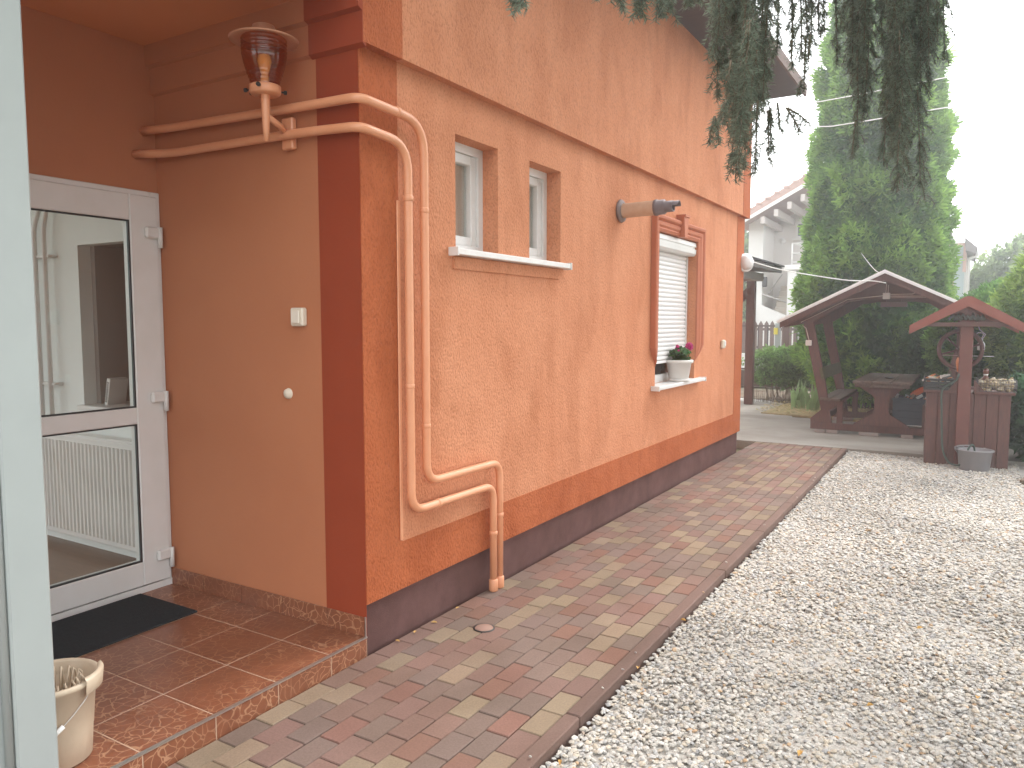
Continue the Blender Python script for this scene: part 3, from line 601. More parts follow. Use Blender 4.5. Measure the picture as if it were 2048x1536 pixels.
# wall lamp
LX, LY = -0.345, -0.20
lamp = empty('wall_lamp', (LX, LY, 2.2820), 'amber ribbed glass wall lamp on an orange bracket in the porch corner', 'wall lamp')
mb = MB(); mb.lathe([(0.001, 2.2670), (0.012, 2.2690), (0.016, 2.3420), (0.019, 2.4320), (0.019, 2.4670)], (LX, LY, 0), 14)
mb.tube([(LX, LY, 2.3770), (-0.37, -0.10, 2.3570), (-0.395, -0.035, 2.3370)], [0.014, 0.014, 0.018], 10); mb.bev(-0.435, -0.365, -0.035, -0.0045, 2.2720, 2.4120, 0.006); mb.build('bracket', M_PIPE, lamp)
mb = MB(); mb.lathe([(0.001, 2.4620), (0.060, 2.4620), (0.066, 2.4700), (0.066, 2.4970), (0.060, 2.5000), (0.001, 2.4940)], (LX, LY, 0), 24); hold = mb.build('holder_ring', M_PIPE, lamp)
mb = MB()
for a in (R(-60), R(60), R(180), R(-150)):
    c = Vector((LX + .066 * math.cos(a), LY + .066 * math.sin(a), 2.4820)); d = Vector((math.cos(a), math.sin(a), 0)); mb.tube([c, c + d * .012], 0.004, 8); mb.tube([c + d * .012, c + d * .024], 0.009, 8)
each(mb, 'thumb_screw', M_BLACK, hold, 2)
prof = []
for i in range(45):
    t = i / 44; z = 2.4980 + t * 0.195; r = 0.057 + 0.036 * math.sin(min(1, t * 1.35) * math.pi / 2) ** 1.2
    if t < .3 or t > .62: r += 0.0022 * math.sin(z * 2 * math.pi / 0.0155)
    prof.append((r, z))
am = glass_mat('amber_glass', (0.80, 0.47, 0.20), 0.15)
mb = MB(); mb.lathe(prof, (LX, LY, 0), 28); mb.build('glass_shade', am, lamp)
mb = MB(); mb.lathe([(0.001, 2.4940), (0.018, 2.4950), (0.018, 2.5370), (0.014, 2.5420), (0.024, 2.5720), (0.030, 2.5970), (0.026, 2.6220), (0.001, 2.6340)], (LX, LY, 0), 20); mb.build('bulb', mat('bulb', (0.80, 0.66, 0.28), 0.15), lamp)
mb = MB(); mb.lathe([(0.001, 2.697), (0.094, 2.694), (0.141, 2.682), (0.143, 2.688), (0.098, 2.704), (0.055, 2.716), (0.045, 2.745), (0.001, 2.75)], (LX, LY, 0), 36); mb.build('cap', mat('lamp_cap', (0.52, 0.25, 0.15), 0.5), lamp)

# switch, round cover, sockets
p = at(603, 634, 1, 0.0)
sw_ = empty('light_switch', (p.x, 0, p.z), 'white square light switch on the porch side wall', 'light switch')
mb = MB(); mb.bev(p.x - .04, p.x + .04, -0.034, -0.0005, p.z - .042, p.z + .042, 0.007); mb.build('housing', mat('switch_cream', (0.70, 0.62, 0.50), 0.4), sw_)
mb = MB(); mb.bev(p.x - .027, p.x + .027, -0.043, -0.0345, p.z - .030, p.z + .030, 0.004, None); mb.build('rocker', mat('rocker_cream', (0.74, 0.67, 0.56), 0.35), sw_)
p = at(578, 787, 1, 0.0); mb = MB(); mb.lathe([(0.001, 0.022), (0.012, 0.021), (0.022, 0.014), (0.026, 0.0005)], (p.x, 0, p.z), 20, Matrix.Rotation(R(90), 3, 'X'))
prop(mb.build('wall_button', mat('switch_cream', None)), 'small round cream button below the light switch on the porch side wall', 'button')
p = at(1443, 688, 0, 0.0); sk = empty('wall_socket', (0, p.y, p.z), 'small cream socket on the orange wall right of the shuttered window', 'socket')
mb = MB(); mb.bev(0.0005, 0.035, p.y - .045, p.y + .045, p.z - .045, p.z + .045, 0.01); mb.build('housing', mat('switch_cream', None), sk)
mb = MB(); mb.bev(0.0355, 0.042, p.y - .028, p.y + .028, p.z - .02, p.z + .03, 0.003); mb.build('cover', M_WHITE, sk)

# flue
FY, FZ = 2.82, 2.315
fl = empty('flue_pipe', (0, FY, FZ), 'cream flue pipe with grey terminal sticking out of the orange wall', 'flue')
RX = Matrix.Rotation(R(90), 3, 'Y') @ Matrix.Identity(3)
RX = Matrix.Rotation(R(90 - 1.0), 3, 'Y')
mb = MB(); mb.lathe([(0.078, 0.0), (0.086, 0.008), (0.080, 0.022), (0.056, 0.03)], (0, FY, FZ), 28, RX); mb.build('flange', mat('flue_grey', (0.20, 0.15, 0.14), 0.6), fl)
mb = MB(); mb.lathe([(0.053, 0.0), (0.053, 0.27)], (0, FY, FZ), 28, RX); mb.build('pipe', mat('flue_cream', (0.58, 0.40, 0.28), 0.5, (0.52, 0.34, 0.23), 20), fl)
mb = MB(); mb.lathe([(0.0535, 0.27), (0.058, 0.272), (0.058, 0.292), (0.053, 0.294), (0.053, 0.345), (0.048, 0.348), (0.040, 0.36), (0.040, 0.41), (0.034, 0.41), (0.034, 0.36), (0.001, 0.355)], (0, FY, FZ), 28, RX)
mb.lathe([(0.036, 0.39), (0.036, 0.455), (0.033, 0.455), (0.033, 0.39)], (0, FY, FZ), 14, RX, a0=R(90), a1=R(270)); mb.build('terminal', mat('terminal_grey', (0.17, 0.13, 0.135), 0.5), fl)

# round outdoor lamp on far corner
p = at(1485, 524, 0, 0.03); rl = empty('bulkhead_lamp', (0.0, 6.3, p.z), 'round white bulkhead lamp on the far corner of the orange house', 'lamp')
RC = Matrix.Rotation(R(90), 3, 'Y') @ Matrix.Identity(3); RC = Matrix.Rotation(R(60), 3, 'Z') @ RC if False else Matrix.Rotation(R(-40), 3, 'Z') @ Matrix.Rotation(R(90), 3, 'Y')
c = Vector((0.03, 6.36, p.z))
mb = MB(); mb.lathe([(0.001, -0.02), (0.105, -0.02), (0.105, 0.012), (0.09, 0.018), (0.001, 0.018)], c, 24, RC); mb.build('base', mat('enamel_white', (0.80, 0.79, 0.76), 0.3), rl)
mb = MB(); mb.lathe([(0.086, 0.018), (0.082, 0.045), (0.06, 0.075), (0.03, 0.088), (0.001, 0.092)], c, 20, RC); mb.build('diffuser', mat('opal_glass', (0.72, 0.70, 0.68), 0.12), rl)
mb = MB(); mb.tube([c - Vector((.02, 0, 0)), (0.0, 6.36, p.z)], 0.02, 8); mb.build('mount', M_WHITE, rl)

# mat, bucket
mb = MB(); mb.bev(-1.365, -0.905, -1.02, -0.205, 0.0853, 0.095, 0.003)
dm = mb.build('doormat', mat('mat_black', (0.022, 0.026, 0.030), 0.95, (0.03, 0.036, 0.04), 60, bump=0.004, bscale=220, spec=0.1)); prop(dm, 'dark charcoal doormat lying on the brown tiles before the entrance door', 'doormat')
BX, BY, BZ = -0.215, -1.255, 0.087
bu = empty('mop_bucket', (BX, BY, BZ), 'cream plastic mop bucket with wringer standing on the porch tiles', 'bucket')
MBK = mat('bucket_cream', (0.60, 0.49, 0.36), 0.4, (0.55, 0.44, 0.32), 6)
mb = MB(); mb.lathe([(0.001, 0.002), (0.10, 0.0), (0.108, 0.006), (0.114, 0.10), (0.1155, 0.104), (0.128, 0.255), (0.140, 0.258), (0.142, 0.268), (0.138, 0.275), (0.130, 0.276), (0.126, 0.268), (0.104, 0.02), (0.001, 0.018)], (BX, BY, BZ), 40, sx=1.0); mb.build('tub', MBK, bu)
mb = MB(); sp = [(0.137 + .006 * math.cos(a), 0.262) for a in (0,)]
mb.lathe([(0.134, 0.225), (0.146, 0.235), (0.150, 0.278), (0.142, 0.292), (0.132, 0.284), (0.130, 0.262)], (BX, BY, BZ), 12, a0=R(12), a1=R(68)); mb.build('spout', MBK, bu)
mb = MB(); mb.lathe([(0.127, 0.235), (0.105, 0.20), (0.06, 0.185), (0.001, 0.18)], (BX, BY, BZ), 24)
for k in range(22):
    a = 2 * math.pi * k / 22; r1, r2 = 0.088 + .006 * (k % 2), 0.062; ca, sa = math.cos(a), math.sin(a)
    mb.tube([(BX + r1 * ca, BY + r1 * sa, BZ + .19), (BX + (r1 - .002) * ca, BY + (r1 - .002) * sa, BZ + .258), (BX + (r1 - .01) * ca, BY + (r1 - .01) * sa, BZ + .270), (BX + r2 * ca, BY + r2 * sa, BZ + .19)], 0.0036, 6)
mb.build('wringer', MBK, bu)
mb = MB(); A = Vector((BX + .124, BY + .074, BZ + .262)); B = Vector((BX - .124, BY - .074, BZ + .262)); dv = Vector((.515, -.857, 0))
hp = [A + (B - A) * t + dv * (0.150 * math.sin(math.pi * t) ** .8) + Vector((0, 0, -0.155 * math.sin(math.pi * t) ** 0.7)) for t in [i / 16 for i in range(17)]]
mb.tube(hp, 0.0016, 6); hd = mb.build('handle', M_METAL, bu); mb = MB(); mb.tube(hp[3:13], 0.0075, 10); mb.build('grip', M_WHITE, hd)

# drain plug in the path
mb = MB(); mb.lathe([(0.001, 0.005), (0.043, 0.005), (0.046, 0.002), (0.046, -0.02)], (0.285, 0.525, 0), 28); prop(mb.build('drain_plug', mat('plug_pink', (0.33, 0.20, 0.155), 0.85, (0.28, 0.18, 0.14), 30)), 'small round pinkish concrete plug set in the brick path', 'drain plug')
mb = MB(); mb.lathe([(0.046, 0.0035), (0.053, 0.0035), (0.053, -0.02)], (0.285, 0.525, 0), 28); prop(mb.build('plug_gap', M_BLACK), kind='structure')

# flower pot
c = at(1350, 762, 2, 0.957); PX, PY = c.x + 0.0, c.y; PX = -0.005
fp = empty('flower_pot', (PX, PY, 0.957), 'white plastic pot with pink geranium on the ledge of the shuttered window', 'potted plant')
MW = mat('pot_white', (0.68, 0.65, 0.61), 0.45)
mb = MB(); mb.lathe([(0.0011, 0.0021), (0.0866, 0.0000), (0.0980, 0.0021), (0.1015, 0.0233), (0.0912, 0.0244)], (PX, PY, .957), 32); mb.build('saucer', MW, fp)
mb = MB(); mb.lathe([(0.0798, 0.0106), (0.0889, 0.0254), (0.1117, 0.1643), (0.1277, 0.1696), (0.1300, 0.1887), (0.1231, 0.1972), (0.1140, 0.1950), (0.1072, 0.1749), (0.0011, 0.1696)], (PX, PY, .957), 32); mb.build('pot', MW, fp)
def geranium():
    mb = MB(); fl = MB(); st = MB()
    for i in range(110):
        a = random.uniform(0, 6.28); r = random.uniform(0.0, 0.105); z = 1.14 + random.uniform(0, 0.13) * (1 - r * 3); s_ = random.uniform(0.018, 0.034)
        n = Vector((math.cos(a) * .7 + random.uniform(-.3, .3), math.sin(a) * .7 + random.uniform(-.3, .3), random.uniform(.5, 1.1))).normalized(); e1 = n.orthogonal().normalized(); e2 = n.cross(e1)
        c = Vector((PX + r * math.cos(a), PY + r * math.sin(a), z)); k = random.uniform(.7, 1.3); mb.tint = (0.05 * k, 0.125 * k, 0.035 * k)
        rim = [c + (e1 * math.cos(t * .6981) + e2 * math.sin(t * .6981)) * s_ * (1 if t % 2 else .88) + n * .005 * (t % 2) for t in range(9)]
        mb.add([c - n * .006] + rim, [(0, 1 + t, 1 + (t + 1) % 9) for t in range(9)])
    heads = [((PX + .055, PY + .12, 1.27), 0.042, 44), ((PX - .0, PY - .045, 1.275), 0.018, 10), ((PX - .02, PY - .015, 1.255), 0.015, 7), ((PX + .02, PY - .07, 1.235), 0.016, 7)]
    for h, rr, n in heads:
        fl = MB()
        h = Vector(h); st.tube([(PX, PY + (h.y - PY) * .4, 1.13), (h + Vector((PX, PY, 1.12))) / 2 + Vector((0, 0, .02)), h], 0.0022, 5)
        for i in range(n * 3):
            d = Vector((random.gauss(0, 1), random.gauss(0, 1), random.gauss(0, 1))).normalized(); c = h + d * rr * random.uniform(.6, 1); e1 = d.orthogonal().normalized(); e2 = d.cross(e1); k = random.uniform(.7, 1.2); fl.tint = (0.62 * k, 0.05 * k, 0.24 * k)
            fl.add([c + (e1 * math.cos(t * 1.2566) + e2 * math.sin(t * 1.2566)) * .009 for t in range(5)], [(0, 1, 2, 3, 4)])
        fl.build('flower_head', M_FOL, fp)
    mb.build('leaves', M_FOL, fp); st.build('stem', mat('stem_green', (0.12, 0.16, 0.06), .7), fp)
geranium()

# ================================================================== CANOPY, CABLES
cp = empty('wooden_canopy', (-1.17, 11.59, 0), 'dark red wooden canopy post with flat sloping roof beyond the house corner', 'canopy')
mb = MB(); mb.bev(-1.245, -1.10, 11.52, 11.66, 0.0, 2.22, 0.006); mb.build('post', M_RED, cp)
mb = MB(); mb.prism([(-1.10, 2.16), (-1.10, 2.06), (-1.9, 1.30), (-2.0, 1.30), (-2.0, 1.38), (-1.19, 2.16)], 1, 11.54, 11.62); mb.build('brace', M_RED, cp)
mb = MB(); mb.bev(-2.9, -0.98, 11.50, 11.66, 2.22, 2.36, 0.005); mb.bev(-1.08, -0.98, 9.4, 11.50, 2.225, 2.355, 0.005); mb.build('beam', mat('grey_beam', (0.30, 0.27, 0.25), .7), cp)
mb = MB(); mb.prism([(-3.2, 2.58), (-0.72, 2.37), (-0.72, 2.47), (-3.2, 2.70)], 1, 9.0, 11.9); mb.build('roof', mat('canopy_board', (0.20, 0.18, 0.175), .7, (.15, .14, .135), 5), cp)
mb = MB(); mb.prism([(-3.2, 2.702), (-0.68, 2.475), (-0.68, 2.50), (-3.2, 2.73)], 1, 8.95, 11.95); mb.build('roof_felt', mat('felt', (0.045, 0.045, 0.05), .8), cp)
def cable(name, pts, r, label, m):
    P = [Vector(p) for p in pts]; n = 22; out = []
    # Catmull-Rom
    Q = [P[0] * 2 - P[1]] + P + [P[-1] * 2 - P[-2]]
    for i in range(1, len(Q) - 2):
        for k in range(8):
            t = k / 8; out.append(0.5 * ((2 * Q[i]) + (Q[i + 1] - Q[i - 1]) * t + (2 * Q[i - 1] - 5 * Q[i] + 4 * Q[i + 1] - Q[i + 2]) * t * t + (3 * Q[i] - Q[i - 1] - 3 * Q[i + 1] + Q[i + 2]) * t ** 3))
    out.append(P[-1]); mb = MB(); mb.tube(out, r, 6); return prop(mb.build(name, m), label, 'cable')
M_CAB = mat('cable_white', (0.78, 0.76, 0.72), .5)
cable('cable', [(0.06, 6.36, 2.19), at(1560, 539, 1, 7.0), at(1640, 553, 1, 7.55), at(1700, 561, 1, 7.95), at(1745, 562, 1, 8.12), at(1772, 566, 1, 8.17)], 0.007, 'white cable sagging from the bulkhead lamp to the pavilion gable', M_CAB)
cable('wire', [at(1632, 378, 1, 20.2), at(1690, 460, 1, 14), at(1745, 535, 1, 9.5), (1.30, 8.25, 2.135)], 0.004, 'thin taut wire running from the neighbour eaves down to the pavilion ridge', M_CAB)
cable('wire', [at(1380, 250, 1, 9.5), at(1636, 204, 1, 9.5), at(1780, 177, 1, 9.5), at(2120, 110, 1, 9.5)], 0.007, 'thin pale overhead wire crossing before the tall thuja, upper of two', M_CAB)
cable('wire', [at(1480, 215, 1, 9.5), at(1560, 240, 1, 9.5), at(1640, 253, 1, 9.5), at(1712, 245, 1, 9.5), at(1900, 214, 1, 9.5), at(2120, 185, 1, 9.5)], 0.007, 'thin pale overhead wire crossing before the tall thuja, lower of two', M_CAB)

# ================================================================== PAVILION with table and benches
GY0, GY1 = 8.45, 10.05
pv = empty('garden_pavilion', (1.30, 9.2, 0.05), 'dark red wooden garden pavilion with pitched roof, table and benches', 'pavilion')
XC = 1.30
def side(s_, name_front=True):
    pass
def mirror(poly, s_): return [(XC + s_ * (x - XC), z) for x, z in poly][::s_]
for yy in (GY0, GY1 - 0.06):
    th = 0.06
    mb = MB()
    mb.bev(0.43, 2.17, yy, yy + th, 0.045, 0.135, 0.004); mb.build('base_beam', M_RED, pv)
    for s_ in (1, -1):
        mb = MB(); mb.prism(mirror([(0.43, 0.136), (0.43, 0.19), (0.56, 0.31), (0.475, 0.70), (0.315, 1.42), (0.30, 1.50), (0.43, 1.56), (0.445, 1.42), (0.60, 0.70), (0.675, 0.28), (0.70, 0.136)], s_), 1, yy + .001, yy + th - .001); mb.build('post', M_RED, pv)
        mb = MB(); mb.prism(mirror([(0.60, 0.44), (0.60, 0.36), (0.83, 0.36), (0.83, 0.44)], s_), 1, yy + th, yy + th + .05); mb.prism(mirror([(0.76, 0.136), (0.83, 0.136), (0.83, 0.44), (0.76, 0.44)], s_), 1, yy + .002, yy + th - .002)
        mb.prism(mirror([(0.62, 0.30), (0.665, 0.30), (0.76, 0.40), (0.76, 0.44), (0.62, 0.44)], s_), 1, yy + .003, yy + th - .003)
        mb.build('bench_leg', M_RED, pv)
    # table leg: shaped board
    L = [(XC - .33, 0.136), (XC - .33, 0.15), (XC - .10, 0.30), (XC - .085, 0.34), (XC - .085, 0.50), (XC - .12, 0.545), (XC - .26, 0.64), (XC - .31, 0.675)]
    poly = L + [(2 * XC - x, z) for x, z in L[::-1]]
    mb = MB(); mb.prism(poly, 1, yy - 0.03, yy - .001); mb.build('table_leg', M_RED, pv)
# blocks beneath
mb = MB()
for x in (0.55, 0.70, 1.15, 1.60, 2.0):
    for yy in (GY0 - .01, GY1 - .06): mb.bev(x - .06 - .05 * (x == 1.15), x + .08 + .05 * (x == 1.15), yy - .02, yy + .12, 0.001, 0.0445, 0.005)
each(mb, 'paving_block', mat('block', (0.33, 0.28, 0.26), .9, (.27, .23, .21), 8), pv)
# table top of three boards
mb = MB()
for i in range(3): mb.bev(0.955 + i * .232, 0.955 + (i + 1) * .232 - .007, GY0 - .12, GY1 + .10, 0.690, 0.728, 0.006)
mb.bev(0.98, 1.62, GY0 - 0.10, GY0 - .035, 0.645, 0.689, .003)
mb.build('table_top', M_WOODD, pv)
for s_ in (1, -1):
    mb = MB()
    for k in range(2): mb.bev(*sorted((XC + s_ * (0.545 - XC + .135 * k), XC + s_ * (0.545 - XC + .135 * k + .128))), GY0 - .05, GY1 + .05, 0.441, 0.475, 0.005)
    mb.build('bench_seat', M_WOODD, pv)
    mb = MB(); Mb = Matrix.Translation((XC + s_ * (0.56 - XC), 0, 0.80)) @ Matrix.Rotation(R(-12) * s_, 4, 'Y')
    mb.bev(-.02, .02, GY0 - .02, GY1 + .02, -0.075, 0.085, 0.006, Mb); mb.build('bench_backrest', M_MOSS, pv)
# stretcher along
mb = MB(); mb.bev(XC - .04, XC + .04, GY0 + .06, GY1 - .06, 0.14, 0.20, .004); mb.bev(0.62, 0.66, GY0 + .06, GY1 - .06, 0.20, 0.27, .004); mb.bev(1.94, 1.98, GY0 + .06, GY1 - .06, 0.20, 0.27, .004); each(mb, 'stretcher', M_RED, pv)
# roof: apex 2.13, eaves (-0.02,1.49)
AP, EX, EZ = 2.105, 0.04, 1.488
for s_ in (1, -1):
    rp = lambda off: [(EX, EZ + off), (XC, AP + off)]
    mb = MB(); mb.prism(mirror([(EX, EZ - 0.075), (EX, EZ), (XC, AP), (XC, AP - 0.085)], s_), 1, GY0 - .24, GY0 - .205); mb.prism(mirror([(EX, EZ - 0.075), (EX, EZ), (XC, AP), (XC, AP - 0.085)], s_), 1, GY1 + .365, GY1 + .40); each(mb, 'bargeboard', M_RED, pv)
    mb = MB(); mb.prism(mirror([(EX, EZ - 0.018), (EX, EZ + .001), (XC, AP + .001), (XC, AP - .02)], s_), 1, GY0 - .204, GY1 + .364); mb.build('roof_boards', mat('underside_board', (0.09, 0.06, 0.05), .8, (.12, .08, .065), 5, stretch=(1, 8, 1)), pv)
    mb = MB(); mb.prism(mirror([(EX - .025, EZ - .008), (EX - .025, EZ + .012), (XC, AP + .028), (XC, AP + .0015), (EX, EZ + .0015)], s_), 1, GY0 - .27, GY1 + .43); sh_ = mb.build('roof_sheet', mat('white_sheet', (0.85, 0.85, 0.84), .3, trans=.35), pv)
    mb = MB(); mb.prism(mirror([(EX - .03, EZ - .014), (EX - .03, EZ + .026), (XC, AP + .046), (XC, AP + .004)], s_), 1, GY0 - .277, GY0 - .2705); mb.build('edge_trim', mat('white_sheet', None), sh_)
    for yy in (GY0, GY1 - .06):
        mb = MB(); mb.prism(mirror([(0.05, 1.415), (0.05, 1.50), (XC, AP - .021), (XC, AP - .19), (0.55, 1.63), (0.43, 1.50)], s_), 1, yy + .001, yy + .059) if False else mb.prism(mirror([(0.05, 1.42), (0.05, 1.50), (0.85, 1.893), (0.85, 1.755), (0.45, 1.50)], s_), 1, yy + .0, yy + .061)
        mb.build('rafter', M_RED, pv)
for yy in (GY0, GY1 - .06):
    mb = MB(); mb.prism([(0.85, 1.755), (0.85, 1.893), (XC, AP - .02), (1.75, 1.893), (1.75, 1.755), (1.55, 1.785), (1.05, 1.785)], 1, yy + .002, yy + .059); mb.build('collar_beam', mat('gable_wood', (0.10, 0.05, 0.042), .7, (.13, .065, .05), 6), pv)
# little things fixed on the pavilion
pb = at(1773, 592, 1, GY0 - .02); mb = MB(); mb.bev(pb.x - .042, pb.x + .042, GY0 - .045, GY0 - .001, pb.z - .04, pb.z + .04, .005); jb = mb.build('junction_box', mat('box_grey', (0.50, 0.47, 0.43), .5), pv)
mb = MB(); yk = GY0 - .012
mb.tube([(pb.x - .04, yk, pb.z + .005), (0.85, yk, 1.79), (0.42, yk, 1.565), (0.27, yk, 1.49)], .0055, 6)
mb.tube([(pb.x + .04, yk, pb.z + .02), (1.60, yk, pb.z + .02), (1.67, yk, pb.z + .05)], .005, 6); mb.tube([(pb.x + .04, yk, pb.z), (1.80, yk, pb.z - .01), (2.2, yk, 1.62)], .005, 6); mb.tube([(pb.x + .04, yk, pb.z - .014), (1.78, yk, pb.z - .024), (2.15, yk, 1.62)], .004, 6)
mb.tube([(pb.x - .01, yk, pb.z + .04), (pb.x - .005, yk, pb.z + .13), (pb.x + .0, GY0 - .08, pb.z + .15)], .005, 6); mb.tube([(pb.x + .015, yk, pb.z + .04), (pb.x + .02, yk, pb.z + .14)], .004, 6)
mb.tube([(0.29, yk, 1.45), (0.34, yk - .01, 1.41), (0.385, yk - .02, 1.25)], .006, 6); mb.build('wiring', mat('wire_beige', (0.52, 0.42, 0.36), .6), pv)
ps = at(1612, 686, 1, GY0); mb = MB(); mb.bev(ps.x + .0, ps.x + .075, GY0 - .04, GY0 - .0, ps.z - .035, ps.z + .04, .006); mb.build('switch_box', mat('box_white', (0.66, 0.63, 0.60), .5), pv)
lt = at(1795, 606, 1, 9.2); mb = MB(); mb.bev(1.18, 1.50, 9.1, 9.22, 1.70, 1.765, .004); mb.tube([(1.25, 9.16, 1.765), (1.25, 9.16, 2.06)], .004, 5); mb.tube([(1.43, 9.16, 1.765), (1.43, 9.16, 2.03)], .004, 5); mb.build('hanging_light_box', mat('light_box', (0.23, 0.16, 0.15), .5), pv)
mb = MB(); pa = at(1778, 757, 2, .729); mb.lathe([(0.001, .004), (.05, .003), (.062, .022), (.056, .022), (.046, .008), (.001, .008)], (pa.x, pa.y, .7285), 20); prop(mb.build('ashtray', M_DGREY), 'small round dark ashtray on the middle board of the pavilion table', 'ashtray')
# folding clutter stored under the table
cr = empty('storage_crate', (1.72, 8.72, 0.136), 'dark blue plastic crate of scraps under the pavilion table', 'crate')
MNV = mat('navy_plastic', (0.022, 0.030, 0.045), .45, (.03, .04, .06), 5)
mb = MB()
X0, X1, Y0_, Y1_, Z0, Z1 = 1.42, 1.98, 8.58, 8.98, 0.145, 0.50
for x0, x1, ya, yb in ((X0, X1, Y0_, Y0_ + .015), (X0, X1, Y1_ - .015, Y1_), (X0, X0 + .015, Y0_ + .0151, Y1_ - .0151), (X1 - .015, X1, Y0_ + .0151, Y1_ - .0151)): mb.bev(x0, x1, ya, yb, Z0, Z1, .003)
mb.box(X0 + .015, X1 - .015, Y0_ + .015, Y1_ - .015, Z0, Z0 + .012)
for z in (0.24, 0.33, 0.42): mb.bev(X0 - .004, X1 + .004, Y0_ - .006, Y0_ - .0005, z, z + .012, .002)
mb.bev(X0 - .01, X1 + .01, Y0_ - .012, Y0_ - .0005, Z1 - .022, Z1 + .004, .003); mb.build('crate_body', MNV, cr)
mb = MB(); mb.box(1.55, 1.82, Y0_ - .010, Y0_ - .004, 0.150, 0.158); mb.build('runner', M_METAL, cr)
def scraps(x0, x1, y0, y1, z0, z1, n, pal, s0=.02, s1=.05, name='contents', parent=None):
    mb = MB()
    for i in range(n):
        Mx = Matrix.Translation((random.uniform(x0, x1), random.uniform(y0, y1), random.uniform(z0, z1))) @ Matrix.Rotation(random.uniform(0, 6.28), 4, Vector((random.gauss(0, 1), random.gauss(0, 1), random.gauss(0, 1))))
        s_ = random.uniform(s0, s1); mb.tint = random.choice(pal); mb.bev(-s_ * 1.3, s_ * 1.3, -s_ * .5, s_ * .5, -s_ * .3, s_ * .3, s_ * .1, Mx)
    return mb.build(name, M_ATT, parent)
scraps(1.44, 1.96, 8.60, 8.96, 0.42, 0.53, 60, [(.05, .05, .06), (.12, .1, .09), (.5, .5, .48), (.62, .14, .03), (.2, .14, .1)], .015, .035, 'contents', cr)
sk_ = empty('rubbish_sack', (1.86, 9.1, 0.14), 'black bulging plastic sack behind the blue crate under the pavilion', 'sack')
V = MB(); prof = [(0.001, 0), (.17, .0), (.21, .10), (.22, .25), (.20, .38), (.13, .47), (.05, .52), (.001, .54)]
V.lathe(prof, (1.84, 9.12, 0.14), 18, sx=1.1, sy=.8); V.v = [(x + random.uniform(-.014, .014), y + random.uniform(-.014, .014), z + random.uniform(-.014, .014)) for x, y, z in V.v]; V.build('sack_body', mat('sack_black', (.018, .018, .022), .35), sk_)
mb = MB(); Mx = Matrix.Translation((1.70, 8.80, 0.585)) @ Matrix.Rotation(R(-32), 4, 'Y') @ Matrix.Rotation(R(20), 4, 'X')
mb.prism([(-.10, -.02), (-.02, -.035), (.07, -.03), (.12, -.01), (.12, .015), (.03, .03), (-.06, .028), (-.10, .015)], 1, -.02, .02, Mx); prop(mb.build('orange_tool', mat('tool_orange', (.60, .11, .025), .4)), 'orange plastic tool lying on the crate under the pavilion table', 'tool')

# ================================================================== WISHING WELL
WA = R(3); WO = Vector((1.878, 6.84, -0.008))
well = empty('wishing_well', WO, 'red wooden ornamental well with board box and small gabled roof', 'well', rz=WA)
def L_(mb, name, m, parent=well): return mb.build(name, m, parent, local=True)
mb = MB(); W_ = 0.775
n = 7; bw = W_ / n
for i in range(n):
    k = random.uniform(.9, 1.1)
    mb.bev(i * bw + .002, (i + 1) * bw - .002, 0, 0.02, -.06, 0.745, .003); mb.bev(i * bw + .002, (i + 1) * bw - .002, .66, 0.68, -.06, 0.745, .003)
for i in range(6): mb.bev(0, .02, .021 + i * .106, .021 + (i + 1) * .106 - .003, -.06, .745, .003); mb.bev(W_ - .02, W_, .021 + i * .106, .021 + (i + 1) * .106 - .003, -.06, .745, .003)
L_(mb, 'box', M_RED)
mb = MB(); mb.bev(-.03, .295, -.035, .09, .746, .775, .004); mb.bev(.435, W_ + .03, -.035, .09, .746, .775, .004); mb.bev(-.03, W_ + .03, .59, .71, .746, .775, .004); mb.bev(-.03, .09, .091, .589, .746, .775, .004); mb.bev(W_ - .09, W_ + .03, .091, .589, .746, .775, .004)
mb.box(.09, W_ - .09, .09, .59, .74, .75); L_(mb, 'rim', M_RED)
for y in (-.052, .681):
    mb = MB(); mb.bev(.285, .408, y, y + .05, -.06, 1.52, .005); L_(mb, 'post', mat('post_red', (.155, .055, .042), .55, (.13, .045, .035), 6) if y < 0 else M_RED)
for s_ in (1, -1):
    cx = .345; E = (cx - s_ * .535, 1.405); A_ = (cx, 1.72)
    def mir(poly): return [(cx + s_ * (x - cx), z) for x, z in poly][::s_]
    P = [(cx - .535, 1.375), (cx - .535, 1.465), (cx - .03, 1.765), (cx, 1.77), (cx, 1.665)]
    mb = MB(); mb.prism(mir(P), 1, -.16, -.12); mb.prism(mir(P), 1, .75, .79); each(mb, 'bargeboard', M_REDB, well, local=True)
    mb = MB(); mb.prism(mir([(cx - .53, 1.43), (cx - .53, 1.45), (cx, 1.76), (cx, 1.74)]), 1, -.119, .749); L_(mb, 'roof_panel', M_RED)
mb = MB(); mb.bev(-.02, .71, -.11, -.055, 1.455, 1.50, .004); L_(mb, 'cross_beam', mat('gable_wood', None))
mb = MB()
for k in range(7): mb.tube([(.18 + k * .05, .05 + .02 * random.random(), 1.52 + .02 * random.random()), (.22 + k * .045, .08, 1.56 + .03 * random.random()), (.26 + k * .04, .05, 1.53)], .018, 6)
L_(mb, 'folded_cloth', mat('grey_cloth', (0.20, 0.22, 0.20), .9))
